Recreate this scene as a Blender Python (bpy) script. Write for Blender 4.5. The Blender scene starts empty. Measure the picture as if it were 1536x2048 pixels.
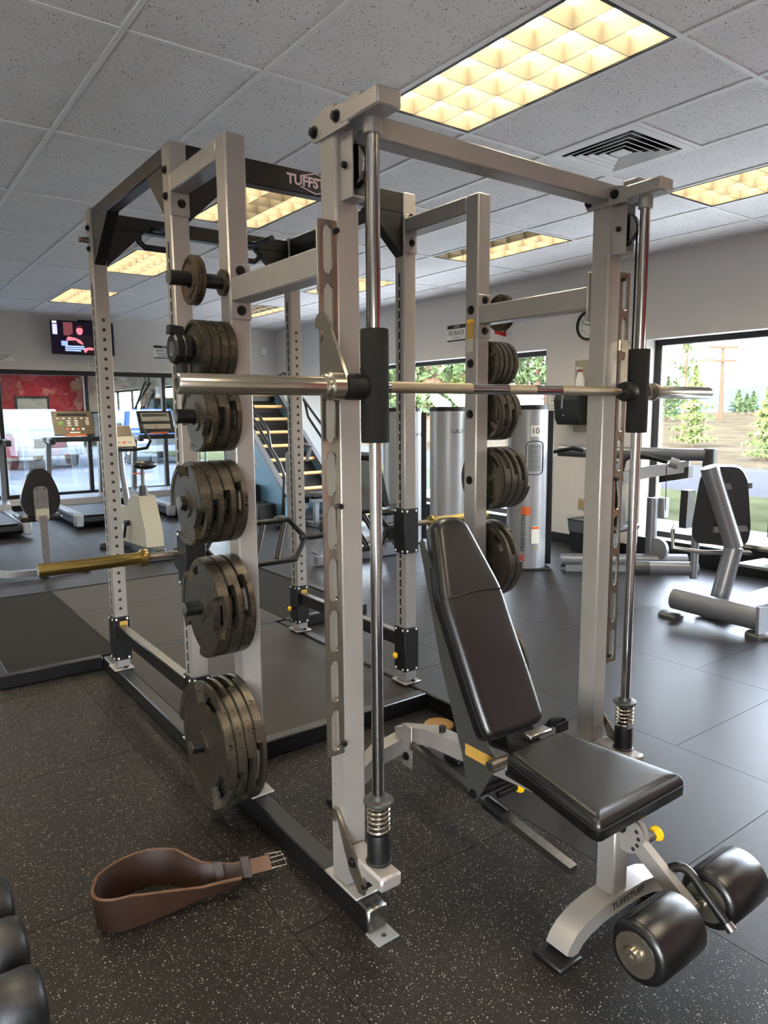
import bpy, bmesh, math, random
import numpy as np
from mathutils import Vector, Matrix, Euler

random.seed(7)
rng = np.random.default_rng(7)
SC = bpy.context.scene
COL = SC.collection
PI = math.pi

# ------------------------------------------------------------------ camera
CAM_H = 1.45
YAW, PITCH, ROLL, FPX = math.radians(36.33839607), math.radians(7.98489374), math.radians(-0.4147953), 1429.6226537845794
def camera_axes():
    cy, sy, cp, sp = math.cos(YAW), math.sin(YAW), math.cos(PITCH), math.sin(PITCH)
    f = Vector((sy*cp, cy*cp, -sp)); r = Vector((cy, -sy, 0)); u = r.cross(f)
    c, s = math.cos(ROLL), math.sin(ROLL)
    return c*r+s*u, -s*r+c*u, f
_r, _u, _f = camera_axes()
cd = bpy.data.cameras.new('camera'); cam = bpy.data.objects.new('camera', cd); COL.objects.link(cam)
cam.matrix_world = Matrix(((_r.x, _u.x, -_f.x, 0), (_r.y, _u.y, -_f.y, 0), (_r.z, _u.z, -_f.z, CAM_H), (0, 0, 0, 1)))
cd.sensor_fit = 'VERTICAL'; cd.sensor_height = 24.0; cd.lens = 24.0*FPX/2048.0
cd.clip_start = 0.05; cd.clip_end = 2000
SC.camera = cam

# ------------------------------------------------------------------ world, exposure
SKY_STRENGTH = 2.2
SKY_SAT = .45
LAMP_STRENGTH = 16.0
w = bpy.data.worlds.new('hazy_sky'); SC.world = w; w.use_nodes = True
nt = w.node_tree; nt.nodes.clear()
o = nt.nodes.new('ShaderNodeOutputWorld'); b = nt.nodes.new('ShaderNodeBackground')
sky = nt.nodes.new('ShaderNodeTexSky'); sky.sky_type = 'NISHITA'; sky.sun_disc = False
sky.sun_elevation = math.radians(20); sky.sun_rotation = math.radians(270); sky.altitude = 900
sky.air_density = 1.0; sky.dust_density = 2.0; sky.ozone_density = 1.0
hs = nt.nodes.new('ShaderNodeHueSaturation'); hs.inputs['Saturation'].default_value = SKY_SAT
nt.links.new(sky.outputs['Color'], hs.inputs['Color'])
nt.links.new(hs.outputs['Color'], b.inputs['Color']); b.inputs['Strength'].default_value = SKY_STRENGTH
nt.links.new(b.outputs['Background'], o.inputs['Surface'])
vs = SC.view_settings
vs.view_transform = 'Standard'; vs.look = 'None'; vs.gamma = 1.0; vs.use_curve_mapping = False
vs.exposure = 1.5
SC.cycles.use_denoising = True
SC.cycles.max_bounces = 8; SC.cycles.diffuse_bounces = 4; SC.cycles.glossy_bounces = 4
SC.cycles.transparent_max_bounces = 10; SC.cycles.transmission_bounces = 4
SC.cycles.sample_clamp_indirect = 6.0
SC.cycles.caustics_reflective = False; SC.cycles.caustics_refractive = False

# ------------------------------------------------------------------ materials
def lin(c):
    return tuple(((x/255.0)/12.92 if x/255.0 <= .04045 else ((x/255.0+.055)/1.055)**2.4) for x in c)
MATS = {}
def mat(name, rgb, rough=.5, metal=0.0, vary=0.0, vscale=6.0, bump=0.0, bscale=120.0, spec=.5,
        flecks=None, coat=0.0, emit=None, estr=0.0, alpha=1.0, stretch=None):
    """Principled material; vary = soft tone variation, bump = fine relief, flecks = (rgb, scale, threshold, size)."""
    if name in MATS: return MATS[name]
    m = bpy.data.materials.new(name); m.use_nodes = True; nt = m.node_tree
    p = nt.nodes['Principled BSDF']; c = lin(rgb)
    p.inputs['Base Color'].default_value = (*c, 1); p.inputs['Roughness'].default_value = rough
    p.inputs['Metallic'].default_value = metal; p.inputs['Specular IOR Level'].default_value = spec
    p.inputs['Coat Weight'].default_value = coat; p.inputs['Coat Roughness'].default_value = .15
    if emit: p.inputs['Emission Color'].default_value = (*lin(emit), 1); p.inputs['Emission Strength'].default_value = estr
    col = None
    if vary or bump or flecks:
        t = nt.nodes.new('ShaderNodeTexCoord'); vec = t.outputs['Object']
        if stretch:
            mp = nt.nodes.new('ShaderNodeMapping'); mp.inputs['Scale'].default_value = stretch
            nt.links.new(vec, mp.inputs['Vector']); vec = mp.outputs['Vector']
    if vary:
        n = nt.nodes.new('ShaderNodeTexNoise'); n.inputs['Scale'].default_value = vscale; n.inputs['Detail'].default_value = 4
        nt.links.new(vec, n.inputs['Vector'])
        r = nt.nodes.new('ShaderNodeValToRGB')
        r.color_ramp.elements[0].position = .3; r.color_ramp.elements[0].color = (*[x*(1-vary) for x in c], 1)
        r.color_ramp.elements[1].position = .7; r.color_ramp.elements[1].color = (*[min(1, x*(1+vary)) for x in c], 1)
        nt.links.new(n.outputs['Fac'], r.inputs['Fac']); col = r.outputs['Color']
    if flecks:
        for (frgb, fs, th, soft) in flecks:
            v = nt.nodes.new('ShaderNodeTexVoronoi'); v.inputs['Scale'].default_value = fs; v.feature = 'F1'
            nt.links.new(vec, v.inputs['Vector'])
            n2 = nt.nodes.new('ShaderNodeTexNoise'); n2.inputs['Scale'].default_value = fs*.35; n2.inputs['Detail'].default_value = 1
            nt.links.new(vec, n2.inputs['Vector'])
            mm = nt.nodes.new('ShaderNodeMath'); mm.operation = 'MULTIPLY'; nt.links.new(n2.outputs['Fac'], mm.inputs[0]); mm.inputs[1].default_value = th*2
            sb = nt.nodes.new('ShaderNodeMath'); sb.operation = 'SUBTRACT'; nt.links.new(mm.outputs[0], sb.inputs[0]); nt.links.new(v.outputs['Distance'], sb.inputs[1])
            ml = nt.nodes.new('ShaderNodeMath'); ml.operation = 'MULTIPLY'; ml.use_clamp = True; nt.links.new(sb.outputs[0], ml.inputs[0]); ml.inputs[1].default_value = soft
            mx = nt.nodes.new('ShaderNodeMix'); mx.data_type = 'RGBA'
            nt.links.new(ml.outputs[0], mx.inputs['Factor'])
            if col is not None: nt.links.new(col, mx.inputs[6])
            else: mx.inputs[6].default_value = (*c, 1)
            mx.inputs[7].default_value = (*lin(frgb), 1); col = mx.outputs[2]
    if col is not None: nt.links.new(col, p.inputs['Base Color'])
    if bump:
        n3 = nt.nodes.new('ShaderNodeTexNoise'); n3.inputs['Scale'].default_value = bscale; n3.inputs['Detail'].default_value = 2
        nt.links.new(vec, n3.inputs['Vector'])
        bp = nt.nodes.new('ShaderNodeBump'); bp.inputs['Strength'].default_value = bump; bp.inputs['Distance'].default_value = .004
        nt.links.new(n3.outputs['Fac'], bp.inputs['Height']); nt.links.new(bp.outputs['Normal'], p.inputs['Normal'])
    MATS[name] = m
    return m

def emission(name, rgb, s):
    if name in MATS: return MATS[name]
    m = bpy.data.materials.new(name); m.use_nodes = True; nt = m.node_tree; nt.nodes.clear()
    e = nt.nodes.new('ShaderNodeEmission'); e.inputs['Color'].default_value = (*lin(rgb), 1); e.inputs['Strength'].default_value = s
    oo = nt.nodes.new('ShaderNodeOutputMaterial'); nt.links.new(e.outputs[0], oo.inputs['Surface']); MATS[name] = m
    return m

def glass(name, reflect, tint=(1, 1, 1)):
    m = bpy.data.materials.new(name); m.use_nodes = True; nt = m.node_tree; nt.nodes.clear()
    t = nt.nodes.new('ShaderNodeBsdfTransparent'); t.inputs['Color'].default_value = (*tint, 1)
    g = nt.nodes.new('ShaderNodeBsdfGlossy'); g.inputs['Roughness'].default_value = 0.0; g.inputs['Color'].default_value = (1, 1, 1, 1)
    mx = nt.nodes.new('ShaderNodeMixShader'); mx.inputs['Fac'].default_value = reflect
    oo = nt.nodes.new('ShaderNodeOutputMaterial')
    nt.links.new(t.outputs[0], mx.inputs[1]); nt.links.new(g.outputs[0], mx.inputs[2]); nt.links.new(mx.outputs[0], oo.inputs['Surface'])
    MATS[name] = m
    return m

M = {}
M['silver'] = mat('silver_paint', (152, 147, 143), .36, .35, vary=.05, vscale=9, bump=.04, bscale=600)
M['silver_far'] = mat('grey_machine_paint', (112, 114, 119), .36, .45)
M['tower'] = mat('tower_silver_paint', (156, 158, 162), .36, .35)
M['blackp'] = mat('black_paint', (14, 14, 15), .36, 0, vary=.12, vscale=14, bump=.05, bscale=500)
M['blackflat'] = mat('black_plastic', (13, 13, 14), .48, spec=.4)
M['charcoal'] = mat('charcoal_paint', (62, 62, 60), .42, .2, bump=.05, bscale=500)
M['chrome'] = mat('chrome', (172, 169, 167), .14, 1.0)
M['nickel'] = mat('nickel_plate', (164, 156, 143), .22, .9, vary=.08, vscale=20)
M['brushed'] = mat('brushed_steel', (150, 148, 145), .33, 1.0, vary=.12, vscale=40)
M['gold'] = mat('yellow_zinc', (180, 156, 94), .25, 1.0, vary=.15, vscale=5, stretch=(3, 30, 30))
M['knurl'] = mat('knurled_brass_tint', (166, 154, 130), .36, 1.0, bump=.3, bscale=900)
M['foam'] = mat('black_foam', (25, 24, 23), .85, 0, bump=.5, bscale=420, spec=.3, flecks=[((52, 50, 47), 380, .22, 6)])
M['rubber'] = mat('black_rubber', (17, 17, 18), .45, 0, bump=.12, bscale=300)
M['vinyl'] = mat('black_vinyl', (15, 15, 16), .30, 0, bump=.06, bscale=700, spec=.6)
M['vinylflat'] = mat('black_vinyl_dull', (14, 14, 15), .5, 0)
M['iron'] = mat('cast_iron_plate', (80, 74, 64), .34, .75, vary=.16, vscale=30, bump=.12, bscale=160,
                flecks=[((16, 14, 12), 60, .2, 14), ((22, 19, 16), 120, .19, 12)])
M['irondark'] = mat('cast_iron_plate_dark', (60, 57, 52), .4, .5, vary=.15, vscale=24, bump=.14, bscale=160,
                    flecks=[((28, 25, 22), 120, .2, 10)])
M['bronze'] = mat('bronze_plate', (92, 78, 62), .36, .7, vary=.2, vscale=30, flecks=[((22, 18, 15), 110, .24, 12)])
M['yellow'] = mat('yellow_plastic', (232, 182, 22), .4)
M['orange'] = mat('orange_plastic', (222, 106, 40), .4)
M['red'] = mat('red_plastic', (190, 40, 34), .45)
M['white'] = mat('white_plastic', (230, 230, 226), .5)
M['paper'] = mat('paper', (226, 224, 214), .8)
M['ink'] = mat('black_ink', (22, 22, 22), .7)
M['greyink'] = mat('grey_ink', (130, 130, 126), .8)
M['label'] = mat('amber_label', (176, 140, 66), .5, 0, flecks=[((92, 70, 26), 700, .3, 8)])
M['label_grey'] = mat('grey_label', (180, 180, 168), .5, 0, flecks=[((70, 70, 66), 800, .3, 8)])
M['leather'] = mat('brown_leather', (46, 27, 16), .5, 0, vary=.28, vscale=16, bump=.12, bscale=260)
M['suede'] = mat('tan_leather_edge', (84, 54, 31), .6, 0, vary=.2, vscale=20)
M['blue'] = mat('blue_panel', (96, 132, 158), .4, .1)
M['wood'] = mat('pale_wood', (216, 172, 112), .5, 0, vary=.1, vscale=20, stretch=(1, 12, 12))
M['wood_disc'] = mat('plywood_disc', (176, 138, 84), .6, 0, vary=.12, vscale=30)
M['cream'] = mat('cream_plastic', (160, 151, 130), .45)
M['pinkish'] = mat('logo_print', (222, 196, 202), .5)
M['greyplastic'] = mat('grey_plastic', (120, 122, 124), .5)
M['brownconsole'] = mat('bronze_console', (86, 72, 54), .4, .2)
M['wall'] = mat('wall_paint', (214, 209, 203), .85, 0, vary=.02, vscale=3, bump=.05, bscale=180)
M['wallred'] = mat('red_wall_paint', (222, 66, 86), .8, 0, vary=.06, vscale=2)
M['framedark'] = mat('dark_bronze_frame', (34, 31, 31), .4, .3)
M['tiletop'] = mat('ceiling_tile_fissured', (246, 243, 241), .95, 0, vary=.03, vscale=5, bump=.2, bscale=130,
                   flecks=[((44, 42, 41), 56, .165, 16), ((60, 58, 56), 92, .16, 14)])
M['tee'] = mat('white_enamel_tee', (250, 249, 246), .5)
M['rubbermat'] = mat('rubber_platform_mat', (43, 37, 33), .55, 0, spec=.35, vary=.08, vscale=4, bump=.12, bscale=260)
M['rubbermatdark'] = mat('textured_dark_mat', (24, 21, 17), .8, 0, spec=.15, vary=.12, vscale=9, bump=.3, bscale=200)
M['tilefleck'] = mat('flecked_rubber_tile', (23, 19, 16), .5, 0, vary=.18, vscale=3, bump=.16, bscale=240, spec=.25,
                     flecks=[((158, 152, 141), 112, .2, 14), ((128, 122, 112), 185, .19, 10)])
M['tileplain'] = mat('grey_rubber_tile', (36, 35, 36), .38, 0, vary=.08, vscale=3, bump=.16, bscale=240, spec=.24,
                     flecks=[((92, 90, 88), 260, .15, 6)])
M['joint'] = mat('tile_joint', (22, 21, 20), .8)
M['louver'] = mat('louver_aluminium', (150, 140, 120), .38, .2)
M['glass_clear'] = glass('window_glass', .09)
M['glass_coated'] = glass('coated_window_glass', .42, (.86, .92, .96))

# ------------------------------------------------------------------ mesh builder
ORI = {}
class MB:
    def __init__(s): s.v = []; s.f = []
    def add(s, v, f):
        n = len(s.v); s.v += [tuple(p) for p in v]; s.f += [tuple(i+n for i in q) for q in f]; return s
    def box(s, x0, x1, y0, y1, z0, z1, c=0.0):
        if c <= 0:
            v = [(x, y, z) for x in (x0, x1) for y in (y0, y1) for z in (z0, z1)]
            return s.add(v, [(0, 1, 3, 2), (4, 6, 7, 5), (0, 4, 5, 1), (2, 3, 7, 6), (0, 2, 6, 4), (1, 5, 7, 3)])
        cx, cy, cz = (x0+x1)/2, (y0+y1)/2, (z0+z1)/2; h = (abs(x1-x0)/2, abs(y1-y0)/2, abs(z1-z0)/2)
        c = min(c, .49*min(h)*2*.98/2*2 if min(h) > 0 else 0, min(h)*.95)
        v = []; ix = {}
        for sx in (-1, 1):
            for sy in (-1, 1):
                for sz in (-1, 1):
                    for a in range(3):
                        d = [h[i]-(0 if i == a else c) for i in range(3)]
                        ix[(sx, sy, sz, a)] = len(v); v.append((cx+sx*d[0], cy+sy*d[1], cz+sz*d[2]))
        f = []
        for a in range(3):
            b_, c_ = (a+1) % 3, (a+2) % 3
            for sg in (-1, 1):
                q = []
                for (p, r) in ((-1, -1), (1, -1), (1, 1), (-1, 1)):
                    k = [0, 0, 0]; k[a] = sg; k[b_] = p; k[c_] = r; q.append(ix[(*k, a)])
                f.append(tuple(q))
            for p in (-1, 1):
                for r in (-1, 1):
                    k0 = [0, 0, 0]; k0[a] = -1; k0[b_] = p; k0[c_] = r; k1 = list(k0); k1[a] = 1
                    f.append((ix[(*k0, b_)], ix[(*k0, c_)], ix[(*k1, c_)], ix[(*k1, b_)]))
        for sx in (-1, 1):
            for sy in (-1, 1):
                for sz in (-1, 1): f.append(tuple(ix[(sx, sy, sz, a)] for a in range(3)))
        return s.add(v, f)
    def cyl(s, p0, p1, r, r1=None, n=16, caps=True):
        return s.tube([p0, p1], [r, r if r1 is None else r1], n, caps)
    def tube(s, pts, r, n=10, caps=True, up=None):
        P = [Vector(p) for p in pts]; R = r if isinstance(r, (list, tuple)) else [r]*len(P)
        T = []
        for i in range(len(P)):
            a = P[max(0, i-1)]; b_ = P[min(len(P)-1, i+1)]; T.append((b_-a).normalized())
        u = Vector(up) if up else (Vector((0, 0, 1)) if abs(T[0].z) < .9 else Vector((0, 1, 0)))
        v = []; off = PI/n if n == 4 else 0
        for i in range(len(P)):
            t = T[i]; u = (u-t*u.dot(t)).normalized(); w_ = t.cross(u)
            for k in range(n):
                a = 2*PI*k/n+off; v.append(P[i]+(u*math.cos(a)+w_*math.sin(a))*R[i])
        f = []
        for i in range(len(P)-1):
            for k in range(n):
                f.append((i*n+k, i*n+(k+1) % n, (i+1)*n+(k+1) % n, (i+1)*n+k))
        if caps: f.append(tuple(range(n))[::-1]); f.append(tuple((len(P)-1)*n+k for k in range(n)))
        return s.add(v, f)
    def rtube(s, pts, a, b_, side):
        """rectangular tube: half width a along `side`, half height b_ across, mitred at the bends"""
        P = [Vector(p) for p in pts]; sd = Vector(side).normalized(); v = []
        for i in range(len(P)):
            d0 = (P[i]-P[i-1]).normalized() if i else None; d1 = (P[i+1]-P[i]).normalized() if i < len(P)-1 else None
            t = ((d0 or d1)+(d1 or d0)).normalized(); nrm = sd.cross(t).normalized()
            k = 1.0
            if d0 and d1: k = 1/max(.3, math.cos(d0.angle(d1)/2))
            for (p, q) in ((-1, -1), (1, -1), (1, 1), (-1, 1)): v.append(P[i]+sd*(p*a)+nrm*(q*b_*k))
        f = [(0, 1, 2, 3)[::-1], tuple(4*(len(P)-1)+k for k in range(4))]
        for i in range(len(P)-1):
            for k in range(4): f.append((i*4+k, i*4+(k+1) % 4, (i+1)*4+(k+1) % 4, (i+1)*4+k))
        return s.add(v, f)
    def prism(s, poly, ax, a, b_):
        n = len(poly)
        def P(p, t): return {'x': (t, p[0], p[1]), 'y': (p[0], t, p[1]), 'z': (p[0], p[1], t)}[ax]
        v = [P(p, a) for p in poly]+[P(p, b_) for p in poly]
        f = [tuple(range(n))[::-1], tuple(range(n, 2*n))]+[(i, (i+1) % n, n+(i+1) % n, n+i) for i in range(n)]
        return s.add(v, f)
    def lathe(s, prof, o=(0, 0, 0), ax='z', n=24, ring=False):
        if ring: prof = list(prof)+[prof[0]]
        v = []; f = []
        for (r, h) in prof:
            for k in range(n):
                a = 2*PI*k/n; c, d = r*math.cos(a), r*math.sin(a)
                v.append({'z': (o[0]+c, o[1]+d, o[2]+h), 'x': (o[0]+h, o[1]+c, o[2]+d), 'y': (o[0]+c, o[1]+h, o[2]+d)}[ax])
        for i in range(len(prof)-1):
            for k in range(n): f.append((i*n+k, i*n+(k+1) % n, (i+1)*n+(k+1) % n, (i+1)*n+k))
        if prof[0][0] > 1e-6 and not ring: f.append(tuple(range(n))[::-1])
        if prof[-1][0] > 1e-6 and not ring: f.append(tuple((len(prof)-1)*n+k for k in range(n)))
        return s.add(v, f)
    def move(s, m):
        s.v = [tuple(m @ Vector(p)) for p in s.v]; return s
    def mesh(s, name, smooth=True, ang=.7, recalc=True, sub=(0, 0, 0)):
        me = bpy.data.meshes.new(name)
        v = s.v if not any(sub) else [(p[0]-sub[0], p[1]-sub[1], p[2]-sub[2]) for p in s.v]
        me.from_pydata(v, [], s.f)
        if recalc:
            bm = bmesh.new(); bm.from_mesh(me); bmesh.ops.recalc_face_normals(bm, faces=bm.faces); bm.to_mesh(me); bm.free()
        if smooth and len(me.polygons):
            me.polygons.foreach_set('use_smooth', [True]*len(me.polygons)); me.set_sharp_from_angle(angle=ang)
        return me
    def build(s, name, m, parent=None, **k):
        sub = ORI.get(parent.name, (0, 0, 0)) if parent else (0, 0, 0)
        return link(name, s.mesh(name, sub=sub, **k), m, parent)

def link(name, me, m, parent=None):
    ob = bpy.data.objects.new(name, me); COL.objects.link(ob)
    if m is not None and not me.materials: me.materials.append(m)
    if parent:
        ob.parent = parent; ORI[ob.name] = ORI.get(parent.name, (0, 0, 0))
    return ob
def tag(ob, label=None, cat=None, group=None, kind=None):
    if label: ob['label'] = label
    if cat: ob['category'] = cat
    if group: ob['group'] = group
    if kind: ob['kind'] = kind
    return ob
def thing(name, label, cat, loc=(0, 0, 0), rz=0.0, group=None, local=False):
    """an Empty at the thing's base; parts given in world coordinates unless local"""
    e = bpy.data.objects.new(name, None); COL.objects.link(e); e.empty_display_size = .1
    e.location = loc; e.rotation_euler = (0, 0, rz)
    ORI[e.name] = (0, 0, 0) if local else tuple(loc)
    return tag(e, label, cat, group)
def copy_tree(ob, parent=None):
    c = ob.copy(); COL.objects.link(c); c.parent = parent
    for ch in ob.children: copy_tree(ch, c)
    return c
def B(*a, c=0.0): return MB().box(*a, c=c)
def text_mesh(txt, size, ext=.0008, align='CENTER', xs=1.0, bold=0.0):
    cu = bpy.data.curves.new('lettering', 'FONT'); cu.body = txt; cu.size = size; cu.extrude = ext
    cu.align_x = align; cu.align_y = 'CENTER'; cu.resolution_u = 3; cu.offset = bold
    ob = bpy.data.objects.new('lettering', cu); COL.objects.link(ob)
    bpy.context.view_layer.update()
    me = bpy.data.meshes.new_from_object(ob); bpy.data.objects.remove(ob); bpy.data.curves.remove(cu)
    if xs != 1.0:
        for v in me.vertices: v.co.x *= xs
    me.materials.clear()
    return me
def put_text(txt, size, m, parent, pos, right, up, name='lettering', ext=.0008, xs=1.0, align='CENTER', bold=0.0):
    """text lying in the plane of right/up at world position pos"""
    me = text_mesh(txt, size, ext, align, xs, bold)
    r = Vector(right).normalized(); u = Vector(up).normalized(); n = r.cross(u)
    o = Vector(pos)-Vector(ORI.get(parent.name, (0, 0, 0)))
    me.transform(Matrix(((r.x, u.x, n.x, o.x), (r.y, u.y, n.y, o.y), (r.z, u.z, n.z, o.z), (0, 0, 0, 1))))
    return link(name, me, m, parent)

# ================================================================== the setting
RX0, RX1, RY0, RY1, RH = -4.0, 6.22, -1.5, 11.72, 2.91
TOP = 3.1
def struct(name, mb, m, **k): return tag(mb.build(name, m, **k), kind='structure')

# floor: slab with rubber tiles laid on it, joints left open
fl = struct('floor', B(RX0-.2, RX1+.2, RY0-.2, RY1+.2, -.2, -.006), M['joint'])
XS = [.87+.945*k for k in range(-6, 7)]
for k in range(-6, 6):
    x0, x1 = max(RX0, .87+.945*k), min(RX1, .87+.945*(k+1))
    if x1-x0 < .05: continue
    off = 1.62 if k % 2 == 0 else 1.13
    y = off-.945*5
    while y < RY1:
        y0, y1 = max(RY0, y), min(RY1, y+.945)
        if y1-y0 > .05:
            m = M['tilefleck'] if (k <= 0 and y < 4.2) else M['tileplain']
            B(x0+.0012, x1-.0012, y0+.0012, y1-.0012, -.006, 0).build('rubber_tile', m, fl, smooth=False)
        y += .945

# walls
wr = MB()
OPA, OPB, OPZ = (5.41, 10.2), (.35, 4.17), (.2, 2.12)
wr.box(RX1, RX1+.22, RY0, OPB[0], 0, TOP); wr.box(RX1, RX1+.22, OPB[1], OPA[0], 0, TOP); wr.box(RX1, RX1+.22, OPA[1], RY1+.22, 0, TOP)
for a, b_ in (OPA, OPB):
    wr.box(RX1, RX1+.22, a, b_, 0, OPZ[0]); wr.box(RX1, RX1+.22, a, b_, OPZ[1], TOP)
struct('wall_right', wr, M['wall'], smooth=False)
wb = MB(); BO = (-3.1, 5.37); BZ = (.2, 2.1)
wb.box(RX0-.2, BO[0], RY1, RY1+.16, 0, TOP); wb.box(BO[1], RX1, RY1, RY1+.16, 0, TOP)
wb.box(BO[0], BO[1], RY1, RY1+.16, 0, BZ[0]); wb.box(BO[0], BO[1], RY1, RY1+.16, BZ[1], TOP)
struct('wall_back', wb, M['wall'], smooth=False)
struct('wall_left', B(RX0-.2, RX0, RY0-.2, RY1, 0, TOP), M['wall'], smooth=False)
wf = MB(); FO = (-3.6, -0.6)
wf.box(RX0-.2, FO[0], RY0-.16, RY0, 0, TOP); wf.box(FO[1], RX1+.22, RY0-.16, RY0, 0, TOP)
wf.box(FO[0], FO[1], RY0-.16, RY0, 0, BZ[0]); wf.box(FO[0], FO[1], RY0-.16, RY0, BZ[1], TOP)
wf = struct('wall_front', wf, M['wall'], smooth=False)
B(2.2, RX1-.02, RY0, RY0+.004, .1, RH).build('red_panel', M['wallred'], wf, smooth=False)
for n, bx in (('baseboard_right', B(RX1-.012, RX1, 4.17, 5.41, 0, .105, c=.003)), ('baseboard_back', B(BO[0], RX1-.012, RY1-.012, RY1, 0, .105, c=.003))):
    struct(n, bx, M['blackflat'])
struct('trim_1', B(RX1-.014, RX1, .35, 4.17, 0, .2, c=.004), M['blackflat'])
struct('trim_2', B(RX1-.014, RX1, 5.41, 11.7, 0, .2, c=.004), M['blackflat'])

# windows: dark frames with one pane to a bay
def window_y(name, xf, y0, y1, z0, z1, mull):
    f = MB(); w_ = .055
    f.box(xf, xf+.06, y0, y1, z1-w_, z1, c=.004); f.box(xf, xf+.06, y0, y1, z0, z0+w_, c=.004)
    ys = [y0+w_/2]+list(mull)+[y1-w_/2]
    for y in ys: f.box(xf, xf+.06, y-w_/2, y+w_/2, z0+w_, z1-w_, c=.004)
    fo = struct(name, f, M['framedark'])
    for a, b_ in zip(ys[:-1], ys[1:]):
        B(xf+.026, xf+.032, a+w_/2, b_-w_/2, z0+w_, z1-w_).build('pane', M['glass_clear'], fo, smooth=False)
        t = MB(); i = .018
        t.box(xf+.014, xf+.05, a+w_/2, a+w_/2+i, z0+w_, z1-w_); t.box(xf+.014, xf+.05, b_-w_/2-i, b_-w_/2, z0+w_, z1-w_)
        t.build('glazing_bead', M['brushed'], fo)
    return fo
window_y('window_1', RX1+.15, OPA[0], OPA[1], OPZ[0], OPZ[1], [8.05])
window_y('window_2', RX1+.15, OPB[0], OPB[1], OPZ[0], OPZ[1], [2.95, 1.6])
f = MB(); yf = RY1+.03; w_ = .06
f.box(BO[0], BO[1], yf, yf+.08, BZ[1]-.07, BZ[1], c=.004); f.box(BO[0], BO[1], yf, yf+.08, BZ[0], BZ[0]+w_, c=.004)
xm = [5.34, 4.16, 2.95, 1.74, .53, -.68, -1.89, -3.07]
for x in xm: f.box(x-.03, x+.03, yf, yf+.08, BZ[0]+w_, BZ[1]-.07, c=.004)
fo = struct('window_3', f, M['framedark'])
for a, b_ in zip(xm[1:], xm[:-1]):
    B(a+.03, b_-.03, yf+.035, yf+.041, BZ[0]+w_, BZ[1]-.07).build('pane', M['glass_coated'], fo, smooth=False)

f = MB(); yq = RY0-.11  # unseen window behind the camera, added to daylight the machine's front faces
f.box(FO[0], FO[1], yq, yq+.08, BZ[1]-.07, BZ[1], c=.004); f.box(FO[0], FO[1], yq, yq+.08, BZ[0], BZ[0]+w_, c=.004)
xq = [FO[1]-.03-(FO[1]-FO[0]-.06)*k/3 for k in range(4)]
for x in xq: f.box(x-.03, x+.03, yq, yq+.08, BZ[0]+w_, BZ[1]-.07, c=.004)
fo = struct('window_added', f, M['framedark'])
for a, b_ in zip(xq[1:], xq[:-1]):
    B(a+.03, b_-.03, yq+.035, yq+.041, BZ[0]+w_, BZ[1]-.07).build('pane', M['glass_clear'], fo, smooth=False)

# doors in the red wall behind the camera (seen as reflections in the coated glass)
for i, x in enumerate((4.13, 2.75)):
    d = struct('door_%d' % (i+1), B(x+.06, x+.93, RY0, RY0+.03, 0, 1.95, c=.003), M['white'])
    fr = MB(); fr.box(x, x+.06, RY0, RY0+.05, 0, 2.01); fr.box(x+.93, x+.99, RY0, RY0+.05, 0, 2.01); fr.box(x+.06, x+.93, RY0, RY0+.05, 1.95, 2.01)
    fr.build('door_frame', M['charcoal'], d)
    MB().cyl((x+.86, RY0+.03, 1.0), (x+.86, RY0+.09, 1.0), .025).build('door_knob', M['brushed'], d)

# light portals in the window openings (they emit nothing themselves, they only guide daylight sampling)
def portal(name, loc, sx, sy, rot):
    l = bpy.data.lights.new(name, 'AREA'); l.shape = 'RECTANGLE'; l.size = sx; l.size_y = sy; l.cycles.is_portal = True
    ob = bpy.data.objects.new(name, l); COL.objects.link(ob); ob.location = loc; ob.rotation_euler = rot
portal('daylight_portal', (RX1+.24, sum(OPA)/2, 1.16), OPA[1]-OPA[0], 1.9, (PI/2, 0, PI/2))
portal('daylight_portal', (RX1+.24, sum(OPB)/2, 1.16), OPB[1]-OPB[0], 1.9, (PI/2, 0, PI/2))
portal('daylight_portal', (sum(FO)/2, RY0-.2, 1.15), FO[1]-FO[0], 1.9, (PI/2, 0, 0))
portal('daylight_portal', (sum(BO)/2, RY1+.2, 1.15), BO[1]-BO[0], 1.9, (-PI/2, 0, 0))

# ceiling grid, tiles, troffers, vent
GX, GY, PX, PY = .965, 2.98, .6, 1.225
ce = struct('ceiling', B(RX0-.2, RX1+.22, RY0-.2, RY1+.22, TOP, TOP+.08), M['blackflat'], smooth=False)
cols = range(math.floor((RX0-GX)/PX), math.ceil((RX1-GX)/PX)); rows = range(math.floor((RY0-GY)/PY), math.ceil((RY1-GY)/PY))
LIGHTS = {(c, r) for c in (-6, -2, 2, 6) for r in (-3, -1, 1, 3, 5)}
tile_cache = {}
for c in cols:
    for r in rows:
        if (c, r) in LIGHTS: continue
        x0, x1 = max(RX0, GX+PX*c), min(RX1, GX+PX*(c+1)); y0, y1 = max(RY0, GY+PY*r), min(RY1, GY+PY*(r+1))
        if c == 4 and r == -1: y1 = GY-PY/2
        if x1-x0 < .03 or y1-y0 < .03: continue
        g = .006
        B(x0+g, x1-g, y0+g, y1-g, RH+.003, RH+.02, c=.003).build('ceiling_tile', M['tiletop'], ce, smooth=False)
for c in list(cols)[1:]:
    x = GX+PX*c
    B(x-.012, x+.012, RY0, RY1, RH-.005, RH+.002, c=.0015).build('main_tee', M['tee'], ce, smooth=False)
for r in list(rows)[1:]:
    y = GY+PY*r
    B(RX0, RX1, y-.012, y+.012, RH-.0045, RH+.0015, c=.0015).build('cross_tee', M['tee'], ce, smooth=False)
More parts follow.
